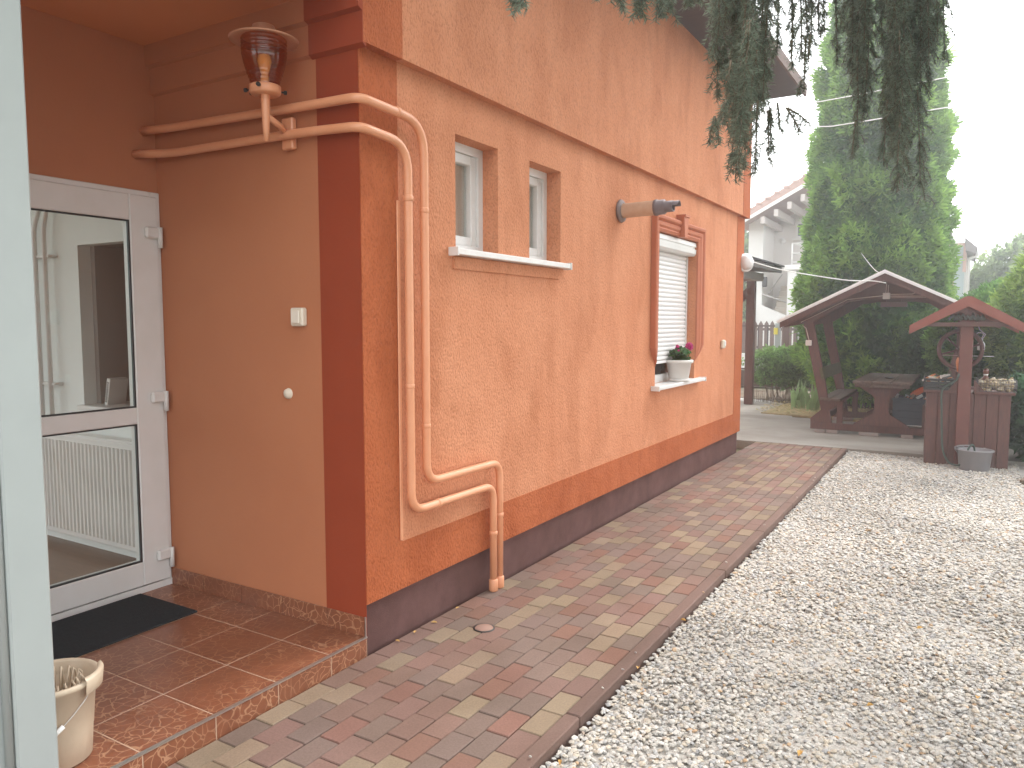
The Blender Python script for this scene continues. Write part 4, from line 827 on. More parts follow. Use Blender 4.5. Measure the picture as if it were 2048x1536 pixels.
# wheel
wc = (0.30, 0.10, 1.21); mb = MB(); n = 28; ring = [(wc[0] + .20 * math.cos(2 * math.pi * k / n), wc[1], wc[2] + .20 * math.sin(2 * math.pi * k / n)) for k in range(n + 1)]
mb.tube(ring, .022, 8, False)
for k in range(6): a = k * math.pi / 3 + .3; mb.tube([wc, (wc[0] + .19 * math.cos(a), wc[1], wc[2] + .19 * math.sin(a))], .010, 6)
mb.tube([(wc[0], .0, wc[2]), (wc[0], .68, wc[2])], .018, 8); L_(mb, 'crank_wheel', mat('wheel_red', (.09, .035, .028), .6))
mb = MB()
for s_ in (1, -1): mb.prism([(.365 + s_ * .07, .776), (.365 + s_ * .17, .776), (.365 + s_ * .07, .90)][::s_], 1, -.03, .02)
each(mb, 'brace', M_RED, well, local=True)
Wm = Matrix.Translation(WO) @ Matrix.Rotation(WA, 4, 'Z')
def w(x, y, z): return Wm @ Vector((x, y, z))
def wthing(name, p, label, cat, group=None): 
    e = empty(name, w(*p), label, cat, group, rz=WA); e['_o'] = 0; del e['_o']; return e
# black crate
bc = wthing('black_crate', (0.10, .12, .776), 'black slatted crate with orange and white scraps on left of the well rim', 'crate')
mb = MB(); x0, x1, ya, yb = -.13, .15, -.14, .30
for z in (0.0, .032, .064, .096): mb.bev(x0, x1, ya, ya + .01, z, z + .026, .002); mb.bev(x0, x1, yb - .01, yb, z, z + .026, .002); mb.bev(x0, x0 + .01, ya + .011, yb - .011, z, z + .026, .002); mb.bev(x1 - .01, x1, ya + .011, yb - .011, z, z + .026, .002)
mb.box(x0 + .011, x1 - .011, ya + .011, yb - .011, .001, .01)
for x in (x0 + .001, x0 + .13, x1 - .016): mb.box(x, x + .015, ya - .003, ya - .0005, 0, .122)
L_(mb, 'crate_body', M_BLACK, bc)
mb = MB()
for i in range(34):
    Mx = Matrix.Translation((random.uniform(x0 + .03, x1 - .03), random.uniform(ya + .03, yb - .05), random.uniform(.06, .15))) @ Matrix.Rotation(random.uniform(-.5, .5), 4, 'Y') @ Matrix.Rotation(random.uniform(0, 3), 4, 'Z')
    mb.tint = random.choice([(.55, .17, .05), (.6, .25, .1), (.62, .6, .55), (.7, .68, .62), (.1, .09, .08), (.55, .5, .35)]); s_ = random.uniform(.02, .05); mb.bev(-s_ * 1.2, s_ * 1.2, -s_ * .4, s_ * .4, -s_ * .2, s_ * .2, .002, Mx)
L_(mb, 'contents', M_ATT, bc)
# wire basket
wb = wthing('wire_basket', (.63, .10, .776), 'low wire basket full of dried pods on right of the well rim', 'basket')
mb = MB(); x0, x1, ya, yb = -.16, .185, -.13, .25
for k in range(15):
    x = x0 + (x1 - x0) * k / 14; mb.tube([(x, ya, 0), (x, ya, .125)], .0022, 4); mb.tube([(x, yb, 0), (x, yb, .125)], .0022, 4)
for k in range(13): y = ya + (yb - ya) * k / 12; mb.tube([(x0, y, 0), (x0, y, .125)], .0022, 4); mb.tube([(x1, y, 0), (x1, y, .125)], .0022, 4)
for z in (.003, .045, .085, .125): mb.tube([(x0, ya, z), (x1, ya, z), (x1, yb, z), (x0, yb, z), (x0, ya, z)], .003, 4)
L_(mb, 'wire_frame', M_DGREY, wb)
mb = MB()
for i in range(150):
    c = (random.uniform(x0 + .02, x1 - .02), random.uniform(ya + .02, yb - .02), random.uniform(.015, .11 + .02 * random.random())); k = random.uniform(.7, 1.2); mb.tint = random.choice([(.50 * k, .40 * k, .26 * k), (.42 * k, .33 * k, .2 * k), (.62 * k, .55 * k, .42 * k)])
    mb.lathe([(.002, -.022), (.015, -.01), (.017, .005), (.002, .022)], c, 5, Matrix.Rotation(random.uniform(0, 3), 3, 'X') @ Matrix.Rotation(random.uniform(0, 3), 3, 'Y'))
L_(mb, 'pods', M_ATT, wb)
bt = wthing('brown_bottle', (.55, .20, .776), 'brown bottle with pale label and rounded cap standing behind the wire basket on the well', 'bottle')
mb = MB(); mb.lathe([(.001, 0), (.035, .0), (.038, .01), (.038, .10), (.022, .15), (.018, .17), (.026, .18), (.030, .20), (.022, .225), (.001, .235)], (0, 0, 0), 14); L_(mb, 'bottle_body', mat('bottle_brown', (.16, .055, .03), .35), bt)
mb = MB(); mb.lathe([(.020, .158), (.0235, .166), (.020, .176)], (0, 0, 0), 14); L_(mb, 'label_band', M_WHITE, bt)
hb = wthing('hanging_bottle', (.50, .28, 1.20), 'white plastic bottle hanging right of the post under the well roof', 'bottle')
mb = MB(); mb.lathe([(.001, 0), (.034, .0), (.036, .01), (.036, .07), (.014, .10), (.014, .125), (.001, .127)], (0, 0, 0), 14); L_(mb, 'bottle_body', mat('bottle_white', (.75, .75, .73), .3), hb)
mb = MB(); mb.tube([(0, 0, .12), (.02, 0, .18), (-.03, 0, .19), (-.09, 0, .14)], .006, 6); mb.tube([(.0, .01, .10), (.035, 0, .17), (-.02, 0, .22), (-.05, 0, .30)], .005, 6); mb.tube([(-.36, -.02, -.06), (.12, -.02, -.065)], .004, 6); L_(mb, 'hook_wire', M_METAL, hb)
# garden hose
def spl(P, m=8):
    P = [Vector(p) for p in P]; Q = [P[0] * 2 - P[1]] + P + [P[-1] * 2 - P[-2]]; out = []
    for i in range(1, len(Q) - 2):
        for k in range(m): t = k / m; out.append(0.5 * ((2 * Q[i]) + (Q[i + 1] - Q[i - 1]) * t + (2 * Q[i - 1] - 5 * Q[i] + 4 * Q[i + 1] - Q[i + 2]) * t * t + (3 * Q[i] - Q[i - 1] - 3 * Q[i + 1] + Q[i + 2]) * t ** 3))
    return out + [P[-1]]
mb = MB(); mb.tube(spl([w(.30, .02, 1.0), w(.285, -.075, .93), w(.26, -.065, .885), w(.165, -.05, .81), w(.14, -.065, .74), w(.148, -.06, .55), w(.16, -.05, .30), w(.175, -.08, .14), w(.23, -.16, .03), w(.31, -.22, .012), w(.37, -.24, .06), w(.385, -.25, .15), w(.415, -.25, .225), w(.45, -.18, .22), w(.47, -.14, .10)]), .0095, 10)
prop(mb.build('garden_hose', mat('hose_green', (.045, .075, .06), .45)), 'dark green garden hose hanging down the well front into the grey bucket', 'hose')
mb = MB(); mb.tube(spl([w(.29, .03, .98), w(.275, -.03, 1.08), w(.285, -.01, 1.12)]), .016, 8); prop(mb.build('hose_nozzle', mat('noz', (.55, .2, .08), .5)), 'orange and grey hose nozzle clipped behind the well post', 'nozzle')
# grey bucket
gb = wthing('grey_bucket', (.462, -.185, -.012), 'grey plastic bucket with spout on the gravel before the well', 'bucket')
mb = MB(); mb.lathe([(.001, .003), (.132, .0), (.139, .008), (.158, .198), (.174, .203), (.177, .214), (.170, .220), (.156, .218), (.130, .02), (.001, .018)], (0, 0, -.02), 36, sx=1.0, sy=.82); L_(mb, 'tub', mat('bucket_grey', (.25, .235, .24), .45, (.22, .21, .215), 6), gb)
mb = MB(); mb.lathe([(.161, .175), (.184, .204), (.189, .228), (.166, .243), (.152, .232)], (0, 0, -.02), 12, sx=1, sy=.82, a0=R(100), a1=R(200)); L_(mb, 'spout', mat('bucket_grey', None), gb)
mb = MB(); mb.tube([(-.10, .12, .20), (-.02, .14, .185), (.10, .12, .20)], .003, 5); L_(mb, 'handle', M_METAL, gb)

# ================================================================== FENCES AND NEIGHBOURS
IY = 15.6
fe = empty('iron_fence', (-2.6, IY, 0), 'thin black iron bar fence with brown sheet foot beyond the shrub', 'fence')
mb = MB(); x = -5.2
while x < 1.8: mb.tube([(x, IY, .38), (x, IY, 1.42)], .011, 5); x += .215
mb.build('bars', M_BLACK, fe)
mb = MB(); mb.bev(-5.3, -1.05, IY - .02, IY + .02, 1.38, 1.42, .003); mb.bev(-5.3, 1.8, IY - .02, IY + .02, .38, .42, .003); mb.bev(-1.05, 1.8, IY - .02, IY + .02, 1.18, 1.22, .003); mb.build('rail', mat('iron_brown', (.09, .06, .05), .5), fe)
mb = MB(); mb.bev(-5.3, 1.8, IY - .03, IY + .03, .0, .37, .004); mb.build('foot_panel', mat('foot_brown', (.12, .07, .06), .6), fe)
p = at(1556, 700, 1, IY); mb = MB(); mb.bev(p.x - .06, p.x + .06, IY - .09, IY + .0 - .035, .0, 1.46, .006); mb.build('gate_post', mat('gate_grey', (.33, .36, .36), .6), fe)
mb = MB(); p = at(1553, 661, 1, IY - .1); mb.box(p.x - .06, p.x + .03, IY - .112, IY - .10, p.z - .09, p.z + .06); mb.build('notice_plate', mat('notice_yellow', (.72, .62, .08), .5), fe)
p = at(1572, 690, 1, IY); mb = MB(); mb.bev(p.x - .07, p.x + .07, IY - .06, IY + .06, .3, 1.40, .006) ; mb.build('dark_post', mat('foot_brown', None), fe)
PY_ = 19.4
pf = empty('picket_fence', (-4, PY_, 0), 'brown pointed picket fence on a low white wall across the street', 'fence')
mb = MB(); x = -12
while x < 4: 
    mb.prism([(x, .62), (x + .11, .62), (x + .11, 1.43), (x + .055, 1.52), (x, 1.43)], 1, PY_ - .012, PY_ + .012); x += .155
mb.build('pickets', mat('picket_brown', (.16, .105, .09), .8, (.12, .08, .07), 4), pf)
mb = MB(); mb.box(-12, 4, PY_ + .0125, PY_ + .05, .75, .82); mb.box(-12, 4, PY_ + .0125, PY_ + .05, 1.25, 1.32); mb.build('rail', mat('picket_brown', None), pf)
mb = MB(); mb.bev(-12, 4, PY_ - .1, PY_ + .12, -.05, .60, .01); mb.build('base_wall', mat('base_white', (.62, .62, .60), .8), pf)
mb = MB(); mb.prism([(0, 0)] * 3, 1, 0, .1) if False else None
# folded parasol
p = at(1608, 712, 1, 13.2); fo = empty('folded_parasol', (p.x, 13.2, 0), 'tall folded pale blue parasol standing left of the pavilion', 'parasol')
mb = MB(); mb.lathe([(.05, .50), (.075, .6), (.085, .9), (.06, 1.25), (.02, 1.46), (.008, 1.5)], (p.x, 13.2, 0), 12); mb.build('canopy_cloth', mat('cloth_blue', (.30, .42, .44), .8), fo)
mb = MB(); mb.tube([(p.x, 13.2, 0), (p.x, 13.2, 1.56)], .018, 8); mb.build('pole', M_METAL, fo)

# neighbour house
HY = 22.0
def q(u, v, y=HY): return at(u, v, 1, y)
nh = empty('neighbour_house', (-3, HY, 0), 'white two storey neighbour house with open stair and tiled gable roof', 'house')
MNW = mat('neighbour_white', (.72, .71, .68), .85, (.68, .67, .64), 2)
e = q(1496, 448); a = q(1700, 330); xl, xr = q(1500, 500).x, q(1572, 500).x
mb = MB(); xw0, xw1 = q(1497, 500).x, q(1526, 500).x
r1z = q(1725, 314).z; zt = lambda u: q(u, 440 - (u - 1487) * .55).z
mb.prism([(xw0, -.1), (xw1, -.1), (xw1, q(1526, 432).z), (xw0, q(1497, 448).z)], 1, HY, HY + .3); mb.build('corner_wall', MNW, nh)
mb = MB(); mb.prism([(xw1 - .02, -.1), (1.2, -.1), (1.2, r1z - .4), (q(1700, 345).x, q(1700, 345).z), (xw1 - .02, q(1526, 436).z)], 1, HY + 1.6, HY + 1.9); mb.box(xw1 - .25, xw1 - .021, HY + .301, HY + 1.9, -.1, q(1526, 432).z); mb.build('recessed_wall', mat('neighbour_shade', (.70, .67, .64), .85), nh)
# roof slope
r0 = q(1484, 457); r1 = q(1725, 314); sl_ = (r1.z - r0.z) / (r1.x - r0.x)
mb = MB(); mb.prism([(r0.x, r0.z), (r1.x, r1.z), (1.3, r1.z - .5), (1.3, r1.z - .26), (r1.x, r1.z + .24), (r0.x, r0.z + .22)], 1, HY - .9, HY + 5); rf = mb.build('roof', mat('neighbour_tile', (.42, .27, .22), .8, (.36, .23, .19), 9, bump=.02, bscale=9), nh)
mb = MB(); mb.prism([(r0.x - .02, r0.z - .10), (r1.x, r1.z - .12), (r1.x, r1.z - .002), (r0.x - .02, r0.z - .002)], 1, HY - .93, HY - .88); mb.build('verge_board', M_WHITE, rf)
mb = MB()
for k in range(22):
    x = r0.x + .1 + k * .26
    if x < r1.x: mb.bev(x, x + .2, HY - .92, HY - .7, r0.z + .22 + (x - r0.x) * sl_, r0.z + .30 + (x - r0.x) * sl_, .02)
mb.build('verge_tiles', mat('neighbour_tile', None), rf)
mb = MB()
for k in range(5):
    u = 1535 + k * 26; c = q(u, 452 - (u - 1487) * .56 + 6); mb.box(c.x, c.x + .12, HY - .88, HY + 1.6, c.z - .34, c.z - .14)
mb.build('purlin', mat('purlin', (.46, .41, .38), .8), rf)
p0, p1 = q(1597, 449, HY + 1.58), q(1640, 470, HY + 1.58)
mb = MB(); mb.box(p0.x - .08, p1.x, HY + 1.54, HY + 1.598, p1.z - .06, p0.z + .07); mb.box(p0.x - .16, p1.x, HY + 1.45, HY + 1.539, p1.z - .13, p1.z - .062); wf = mb.build('window', M_WHITE, nh)
mb = MB(); mb.box(p0.x, p1.x - .05, HY + 1.53, HY + 1.5395, p1.z, p0.z); mb.build('pane', mat('far_pane', (.06, .09, .09), .08), wf)
# balcony rail
mb = MB(); p0, p1 = q(1585, 487, HY - .2), q(1640, 535, HY - .2)
for z in (p0.z, (p0.z * .6 + p1.z * .4), (p0.z * .25 + p1.z * .75)): mb.tube([(p0.x, HY - .2, z), (p1.x + .5, HY - .2, z)], .022, 6); mb.tube([(p0.x, HY - .2, z), (p0.x + .3, HY + 1.2, z)], .02, 6)
for x in (p0.x, p0.x + .9, p0.x + 1.8): mb.tube([(x, HY - .2, p1.z), (x, HY - .2, p0.z)], .025, 6)
mb.build('balcony_rail', M_WHITE, nh)
p0, p1 = q(1576, 541, HY - .3), q(1594, 541, HY - .3)
mb = MB(); mb.bev(p0.x, p1.x, HY - .35, HY - .05, -.1, p0.z, .02); mb.bev(p0.x - .1, 1.2, HY - .4, HY + 1.59, p0.z + .001, p0.z + .16, .02); mb.build('pillar', MNW, nh)
# stair: wing wall and steps
mb = MB(); s0, s1 = q(1520, 608), q(1576, 637); mb.prism([(s0.x, -.1), (s1.x + .4, -.1), (s1.x + .4, s1.z - .1), (s0.x, s0.z)], 1, HY - .25, HY - .1); mb.build('stair_wall', MNW, nh)
mb = MB()
for k in range(7): zz = s1.z + .02 + k * .17; mb.bev(s0.x + .35, s1.x + .6 - k * .04, HY + .0 + k * .2, HY + .2 + k * .2 - .003, 0, zz, .012)
mb.build('steps', mat('step_tan', (.50, .45, .38), .85), nh)
mb = MB(); a_, b_ = q(1524, 588), q(1574, 605); mb.tube([a_, b_], .025, 6); c_, d_ = q(1552, 546), q(1531, 586); mb.tube([(c_.x, HY + .9, c_.z), (d_.x, HY + .4, d_.z)], .022, 6); mb.build('handrail', mat('rail_grey', (.40, .38, .36), .6), nh)
p = q(1530, 563, HY - .02); mb = MB(); mb.bev(p.x - .07, p.x + .07, HY - .12, HY - .001, p.z - .17, p.z + .14, .02); mb.build('wall_lantern', M_BLACK, nh)
p = q(1565, 483, HY + 1.55); mb = MB(); mb.lathe([(.001, .08), (.08, .05), (.10, 0)], (p.x, HY + 1.59, p.z), 12, Matrix.Rotation(R(90), 3, 'X')); mb.build('round_lamp', M_WHITE, nh)

# second far house at right of thuja
SY = 26.0
sh = empty('far_house', (2.2, SY, 0), 'pale far house with glazed bay and dark eaves between thuja and hedge', 'house')
s = lambda u, v: at(u, v, 1, SY)
mb = MB(); a, b = s(1888, 486), s(1932, 545); mb.box(s(1870, 500).x, b.x, SY, SY + 3, -.1, a.z); mb.build('wall', MNW, sh)
mb = MB(); mb.box(a.x + .06, b.x - .05, SY - .05, SY - .001, s(1900, 540).z - 1.0, s(1900, 494).z); w_ = mb.build('window', mat('bay_glass', (.42, .50, .52), .1), sh)
mb = MB(); c = s(1908, 500); mb.box(c.x - .04, c.x + .04, SY - .08, SY - .051, c.z - 2, s(1900, 494).z); mb.box(a.x, b.x, SY - .08, SY - .0005, s(1900, 493).z, s(1900, 488).z); mb.box(b.x - .1, b.x, SY - .08, SY - .0005, s(1900, 545).z, s(1900, 494).z); mb.build('frame', mat('frame_pink', (.62, .42, .36), .6), w_)
mb = MB(); mb.prism([(s(1930, 480).x, s(1930, 480).z), (s(1955, 500).x, s(1955, 500).z), (s(1950, 508).x, s(1950, 512).z), (s(1932, 505).x, s(1932, 505).z)], 1, SY - 1, SY + 3); mb.build('eaves', mat('far_eaves', (.20, .18, .18), .7), sh)
mb = MB(); mb.prism([(s(1895, 462).x, s(1895, 462).z), (s(1905, 466).x, s(1905, 466).z), (s(1906, 478).x, s(1906, 478).z), (s(1892, 479).x, s(1892, 481).z)], 1, SY - .5, SY + 3); mb.build('upper_eaves', mat('far_eaves', None), sh)
mb = MB(); g0, g1, g2 = s(1957, 500), s(1955, 510), s(1938, 518); mb.tube([g0, g1, g2, (g2.x, SY, 0)], .06, 6); mb.build('downpipe', M_WHITE, sh)

# ================================================================== PLANTS
def fronds(n_leaf, L, Wd, curl):
    """a flat fan of leaflets in local space: returns V (k*4,3)"""
    V = []
    for i in range(n_leaf):
        a = (i / (n_leaf - 1) - .5) * 2.3; l = L * (1 - .35 * abs(a)) * random.uniform(.8, 1.1)
        d = np.array([math.sin(a), 0, math.cos(a)]); s_ = np.array([math.cos(a), 0, -math.sin(a)]); c = random.uniform(-.3, .3) * L
        o = d * .15 * L; V += [o - s_ * Wd * .4, o + s_ * Wd * .4, o + d * l + s_ * Wd * .25 + np.array([0, c * curl, 0]), o + d * l - s_ * Wd * .25 + np.array([0, c * curl, 0])]
    return np.array(V)
def rotmats(nrm, n):
    """frames whose local z follows nrm, random spin"""
    z = nrm / np.linalg.norm(nrm, axis=1, keepdims=True); r = RNG.normal(size=(n, 3)); x = np.cross(r, z); x /= np.linalg.norm(x, axis=1, keepdims=True); y = np.cross(z, x)
    return np.stack([x, y, z], 2)
def scatter(name, P, Nn, S, variants, tints, parent, m=None):
    n = len(P); vid = RNG.integers(0, len(variants), n); VS = np.stack(variants)[vid]; Q = rotmats(Nn, n)
    V = np.einsum('nij,nkj->nki', Q, VS) * S[:, None, None] + P[:, None, :]; k = VS.shape[1] // 4
    F = np.arange(n * VS.shape[1]).reshape(-1, 4); T = np.repeat(tints, k, 0) * RNG.uniform(.8, 1.2, (n * k, 1))
    return npmesh(name, V.reshape(-1, 3), F, m or M_FOL, T, parent)
def vnoise(P, f, seed=0):
    o = np.zeros(len(P)); r = np.random.default_rng(seed)
    for k in range(6):
        d = r.normal(size=3); d /= np.linalg.norm(d); d *= f * r.uniform(.6, 1.6); o += np.sin(P @ d + r.uniform(0, 6.28))
    return o / 6
FR = [fronds(5, 1, .34, 2.2) for _ in range(8)]
def conifer(name, c, H, prof, n, size, col1, col2, label, cat, lump=.20, seed=1, z0=.15, gaps=.0):
    e = empty(name, (c[0], c[1], 0), label, cat)
    t = np.sqrt(RNG.uniform(0, 1, n)) if False else RNG.uniform(0, 1, n); z = z0 + t * (H - z0); a = RNG.uniform(0, 2 * np.pi, n)
    zs = [p[0] for p in prof]; rs = [p[1] for p in prof]; r = np.interp(z, zs, rs)
    D = np.stack([np.cos(a), np.sin(a), np.zeros(n)], 1); P = D * r[:, None] + np.stack([np.full(n, c[0]), np.full(n, c[1]), z], 1)
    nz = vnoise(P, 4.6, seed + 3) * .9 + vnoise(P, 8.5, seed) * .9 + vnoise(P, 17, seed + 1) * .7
    inn = RNG.uniform(0, 1, n) ** 2 * .35
    P = P + D * (r * 0 + nz * lump - inn * r * .5)[:, None]
    k = nz > -1.05 + gaps; P, D, nz, inn = P[k], D[k], nz[k], inn[k]; m_ = len(P)
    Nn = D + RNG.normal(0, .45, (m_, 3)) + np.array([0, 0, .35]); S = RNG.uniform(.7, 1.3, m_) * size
    mixv = np.clip(.45 + nz * .75 + RNG.normal(0, .16, m_), 0, 1)[:, None]; T = np.array(col1) * (1 - mixv) + np.array(col2) * mixv  # hollows between lumps coloured darker, as shade inside the crown
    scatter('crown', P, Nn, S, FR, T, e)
    # woody inner stems
    mb = MB(); mb.tube([(c[0], c[1], 0), (c[0], c[1], H * .5), (c[0] + .02, c[1], H * .93)], [.12, .08, .02], 8)
    for i in range(int(H * 16)):
        z1 = random.uniform(.15, H * .92); a_ = random.uniform(0, 6.28); rr = float(np.interp(z1, zs, rs)) * .85; mb.tube([(c[0], c[1], z1), (c[0] + rr * .6 * math.cos(a_), c[1] + rr * .6 * math.sin(a_), z1 + .12), (c[0] + rr * math.cos(a_), c[1] + rr * math.sin(a_), z1 + .35)], [.02, .012, .005], 5)
    mb.build('trunk', M_BARK, e)
    # dense inner foliage so the crown is closed
    core = []; nn = 26; zz = [z0 + (H * .97 - z0) * i / 40 for i in range(41)]
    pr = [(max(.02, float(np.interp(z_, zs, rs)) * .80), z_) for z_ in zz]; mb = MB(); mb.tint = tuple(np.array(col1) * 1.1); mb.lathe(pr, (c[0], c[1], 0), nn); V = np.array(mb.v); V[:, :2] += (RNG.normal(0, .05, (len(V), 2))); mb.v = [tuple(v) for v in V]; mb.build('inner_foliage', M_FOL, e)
    return e
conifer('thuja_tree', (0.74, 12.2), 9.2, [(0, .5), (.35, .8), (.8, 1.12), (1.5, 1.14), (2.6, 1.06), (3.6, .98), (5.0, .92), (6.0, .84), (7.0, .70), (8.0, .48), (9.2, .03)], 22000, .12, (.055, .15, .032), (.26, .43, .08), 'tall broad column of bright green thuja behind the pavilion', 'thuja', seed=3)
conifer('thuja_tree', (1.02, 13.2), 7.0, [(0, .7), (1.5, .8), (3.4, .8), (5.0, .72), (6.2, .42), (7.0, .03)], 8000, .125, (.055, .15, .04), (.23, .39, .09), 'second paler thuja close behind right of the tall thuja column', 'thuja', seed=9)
# bushes at right
def bush(name, c, rad, n, size, col1, col2, label, cat, seed=5, leaf=None, dens=1):
    e = empty(name, (c[0], c[1], 0), label, cat)
    D = RNG.normal(size=(n, 3)); D /= np.linalg.norm(D, axis=1, keepdims=True); rr = RNG.uniform(.72, 1.0, n) ** .5
    P = D * np.array(rad) * rr[:, None] + np.array(c); nz = vnoise(P, 5, seed) + .6 * vnoise(P, 11, seed + 2); P += D * (nz * .20)[:, None]
    k = (P[:, 2] > .03); P, D, nz = P[k], D[k], nz[k]; m_ = len(P); Nn = D + RNG.normal(0, .5, (m_, 3)) + np.array([0, 0, .4])
    mixv = np.clip(.45 + nz * .7 + RNG.normal(0, .18, m_), 0, 1)[:, None]; T = np.array(col1) * (1 - mixv) + np.array(col2) * mixv  # hollows of the bush coloured darker too, as shade between clumps
    scatter('foliage', P, Nn, RNG.uniform(.7, 1.3, m_) * size, leaf or FR, T, e)
    mb = MB()
    for i in range(14): a_ = random.uniform(0, 6.28); mb.tube([(c[0] + .05 * math.cos(a_), c[1] + .05 * math.sin(a_), 0), (c[0] + rad[0] * .4 * math.cos(a_), c[1] + rad[1] * .4 * math.sin(a_), c[2] * .8), (c[0] + rad[0] * .75 * math.cos(a_), c[1] + rad[1] * .75 * math.sin(a_), c[2] + rad[2] * .4)], [.03, .018, .006], 6)
    mb.build('stem', M_BARK, e)
    mb = MB(); mb.tint = tuple(np.array(col1) * 1.1); pr = [(max(.01, math.sin(math.pi * i / 14)), -math.cos(math.pi * i / 14)) for i in range(15)]
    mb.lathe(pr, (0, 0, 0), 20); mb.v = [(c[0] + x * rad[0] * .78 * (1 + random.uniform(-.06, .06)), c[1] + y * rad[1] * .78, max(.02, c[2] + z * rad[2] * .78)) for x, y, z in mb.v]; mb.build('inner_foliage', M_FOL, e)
    return e
GD1, GD2 = (.06, .15, .04), (.21, .38, .09)
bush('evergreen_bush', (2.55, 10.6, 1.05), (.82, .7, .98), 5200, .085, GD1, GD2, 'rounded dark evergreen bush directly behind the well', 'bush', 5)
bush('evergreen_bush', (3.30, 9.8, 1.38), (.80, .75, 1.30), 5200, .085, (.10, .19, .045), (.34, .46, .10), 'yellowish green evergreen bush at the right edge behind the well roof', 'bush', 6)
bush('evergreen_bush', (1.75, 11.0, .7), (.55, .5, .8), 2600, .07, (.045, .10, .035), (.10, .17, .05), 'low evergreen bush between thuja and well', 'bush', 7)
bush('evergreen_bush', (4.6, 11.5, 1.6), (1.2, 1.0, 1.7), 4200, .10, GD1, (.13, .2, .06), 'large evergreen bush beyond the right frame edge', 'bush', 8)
# wide-leaved laurel
def leafv(L=1, W=.22):
    V = []
    for i in range(5):
        a = random.uniform(0, 6.28); t = random.uniform(.5, 1.2); d = np.array([math.cos(a) * math.sin(t), math.sin(a) * math.sin(t), math.cos(t)]); s_ = np.cross(d, [0, 0, 1]); s_ /= np.linalg.norm(s_) + 1e-6
        V += [d * .1, d * .55 + s_ * W, d * 1.0 + np.array([0, 0, -.12]), d * .55 - s_ * W]
    return np.array(V)
LF = [leafv() for _ in range(6)]
bush('laurel_bush', (3.05, 7.45, .48), (.42, .45, .52), 620, .11, (.035, .10, .045), (.09, .19, .09), 'glossy long-leaved shrub beside the well at right edge', 'shrub', 12, LF)
bush('laurel_bush', (3.7, 8.3, .7), (.6, .6, .8), 900, .12, (.03, .085, .035), (.07, .15, .06), 'taller glossy shrub behind the one beside the well', 'shrub', 13, LF)
# far trees
def farbush(c, rad, n, s_, label): return bush('broadleaf_tree', c, rad, n, s_, (.12, .20, .07), (.34, .45, .17), label, 'tree', int(c[0] * 7) % 50 + 20, LF)
farbush((4.6, 29, 2.1), (2.6, 1.6, 2.5), 3800, .24, 'pale green tree far behind the right hedge')
farbush((5.4, 21, 2.1), (2.2, 1.6, 2.5), 3800, .24, 'tall pale tree far behind at the right frame edge')
farbush((2.9, 31, 1.5), (1.5, 1.6, 2.0), 2000, .26, 'small pale tree beside the far house eaves')
farbush((-4.6, 30, 3.0), (2.4, 1.6, 3.2), 2600, .28, 'tree behind the neighbour house left of its corner wall')
farbush((-3.0, 14.6, .8), (.5, .4, .9), 800, .12, 'leafy shrub in shade under the wooden canopy')
# shrub and irises left of the pavilion
sp = at(1548, 790, 2, 0.0)
def peony(c):
    e = empty('garden_shrub', (c[0], c[1], 0), 'loose leafy green shrub behind a low stick fence', 'shrub')
    n = 2100; D = RNG.normal(size=(n, 3)); D /= np.linalg.norm(D, axis=1, keepdims=True); P = D * np.array((.78, .5, .42)) * (RNG.uniform(.15, 1, (n, 1)) ** .5) * (1 + .35 * vnoise(D * 3, 2.2, 4))[:, None] + np.array((c[0], c[1], .60)); P = P[P[:, 2] > .25]; n = len(P)
    T = np.array((.16, .28, .08)) * RNG.uniform(.6, 1.4, (n, 1)); scatter('foliage', P, RNG.normal(0, .6, (n, 3)) + np.array([0, 0, .9]), RNG.uniform(.06, .11, n), LF, T, e)
    mb = MB()
    for i in range(46): x = c[0] + random.uniform(-.35, .35); mb.tube([(x, c[1] + random.uniform(-.2, .2), 0), (x + random.uniform(-.2, .2), c[1] + random.uniform(-.2, .2), .55)], .006, 4)
    mb.build('stem', mat('stem_brown', (.22, .16, .11), .9), e)
peony((-0.72, 12.6)); 
def stickfence():
    mb = MB(); 
    for i in range(34): x = -1.25 + i * .036; z = .22 + random.uniform(-.03, .05); mb.tube([(x + random.uniform(-.01, .01), 12.05, 0), (x + random.uniform(-.015, .015), 12.05, z)], .006, 4)
    mb.tube([(-1.27, 12.06, .1), (-.02, 12.06, .1)], .004, 4); mb.tube([(-1.27, 12.06, .2), (-.02, 12.06, .2)], .004, 4)
    prop(mb.build('stick_fence', mat('stick', (.24, .19, .15), .9)), 'low fence of thin sticks in front of the leafy shrub', 'fence')
stickfence()
def iris(c, n, h, label):
    e = empty('iris_plant', (c[0], c[1], 0), label, 'plant', 'iris clumps beside the pavilion'); mb = MB()
    for i in range(n):
        a = random.uniform(0, 6.28); l = random.uniform(.6, 1) * h; lean = random.uniform(.05, .5); k = random.uniform(.75, 1.25); mb.tint = (.30 * k, .44 * k, .20 * k); b = Vector((c[0] + random.uniform(-.08, .08), c[1] + random.uniform(-.06, .06), 0)); d = Vector((math.cos(a), math.sin(a) * .6, 0)); s_ = Vector((-math.sin(a), math.cos(a), 0)); s_ = Vector((1, .3, 0)).normalized()
        for j in range(4):
            t0, t1 = j / 4, (j + 1) / 4; w0, w1 = .036 * (1 - t0 ** 2), .030 * (1 - t1 ** 2); f = lambda t: b + Vector((0, 0, l * (t - lean * .35 * t * t))) + d * (lean * l * t * t)
            mb.add([f(t0) - s_ * w0, f(t0) + s_ * w0, f(t1) + s_ * w1, f(t1) - s_ * w1], [(0, 1, 2, 3)])
    mb.build('leaves', M_FOL, e)
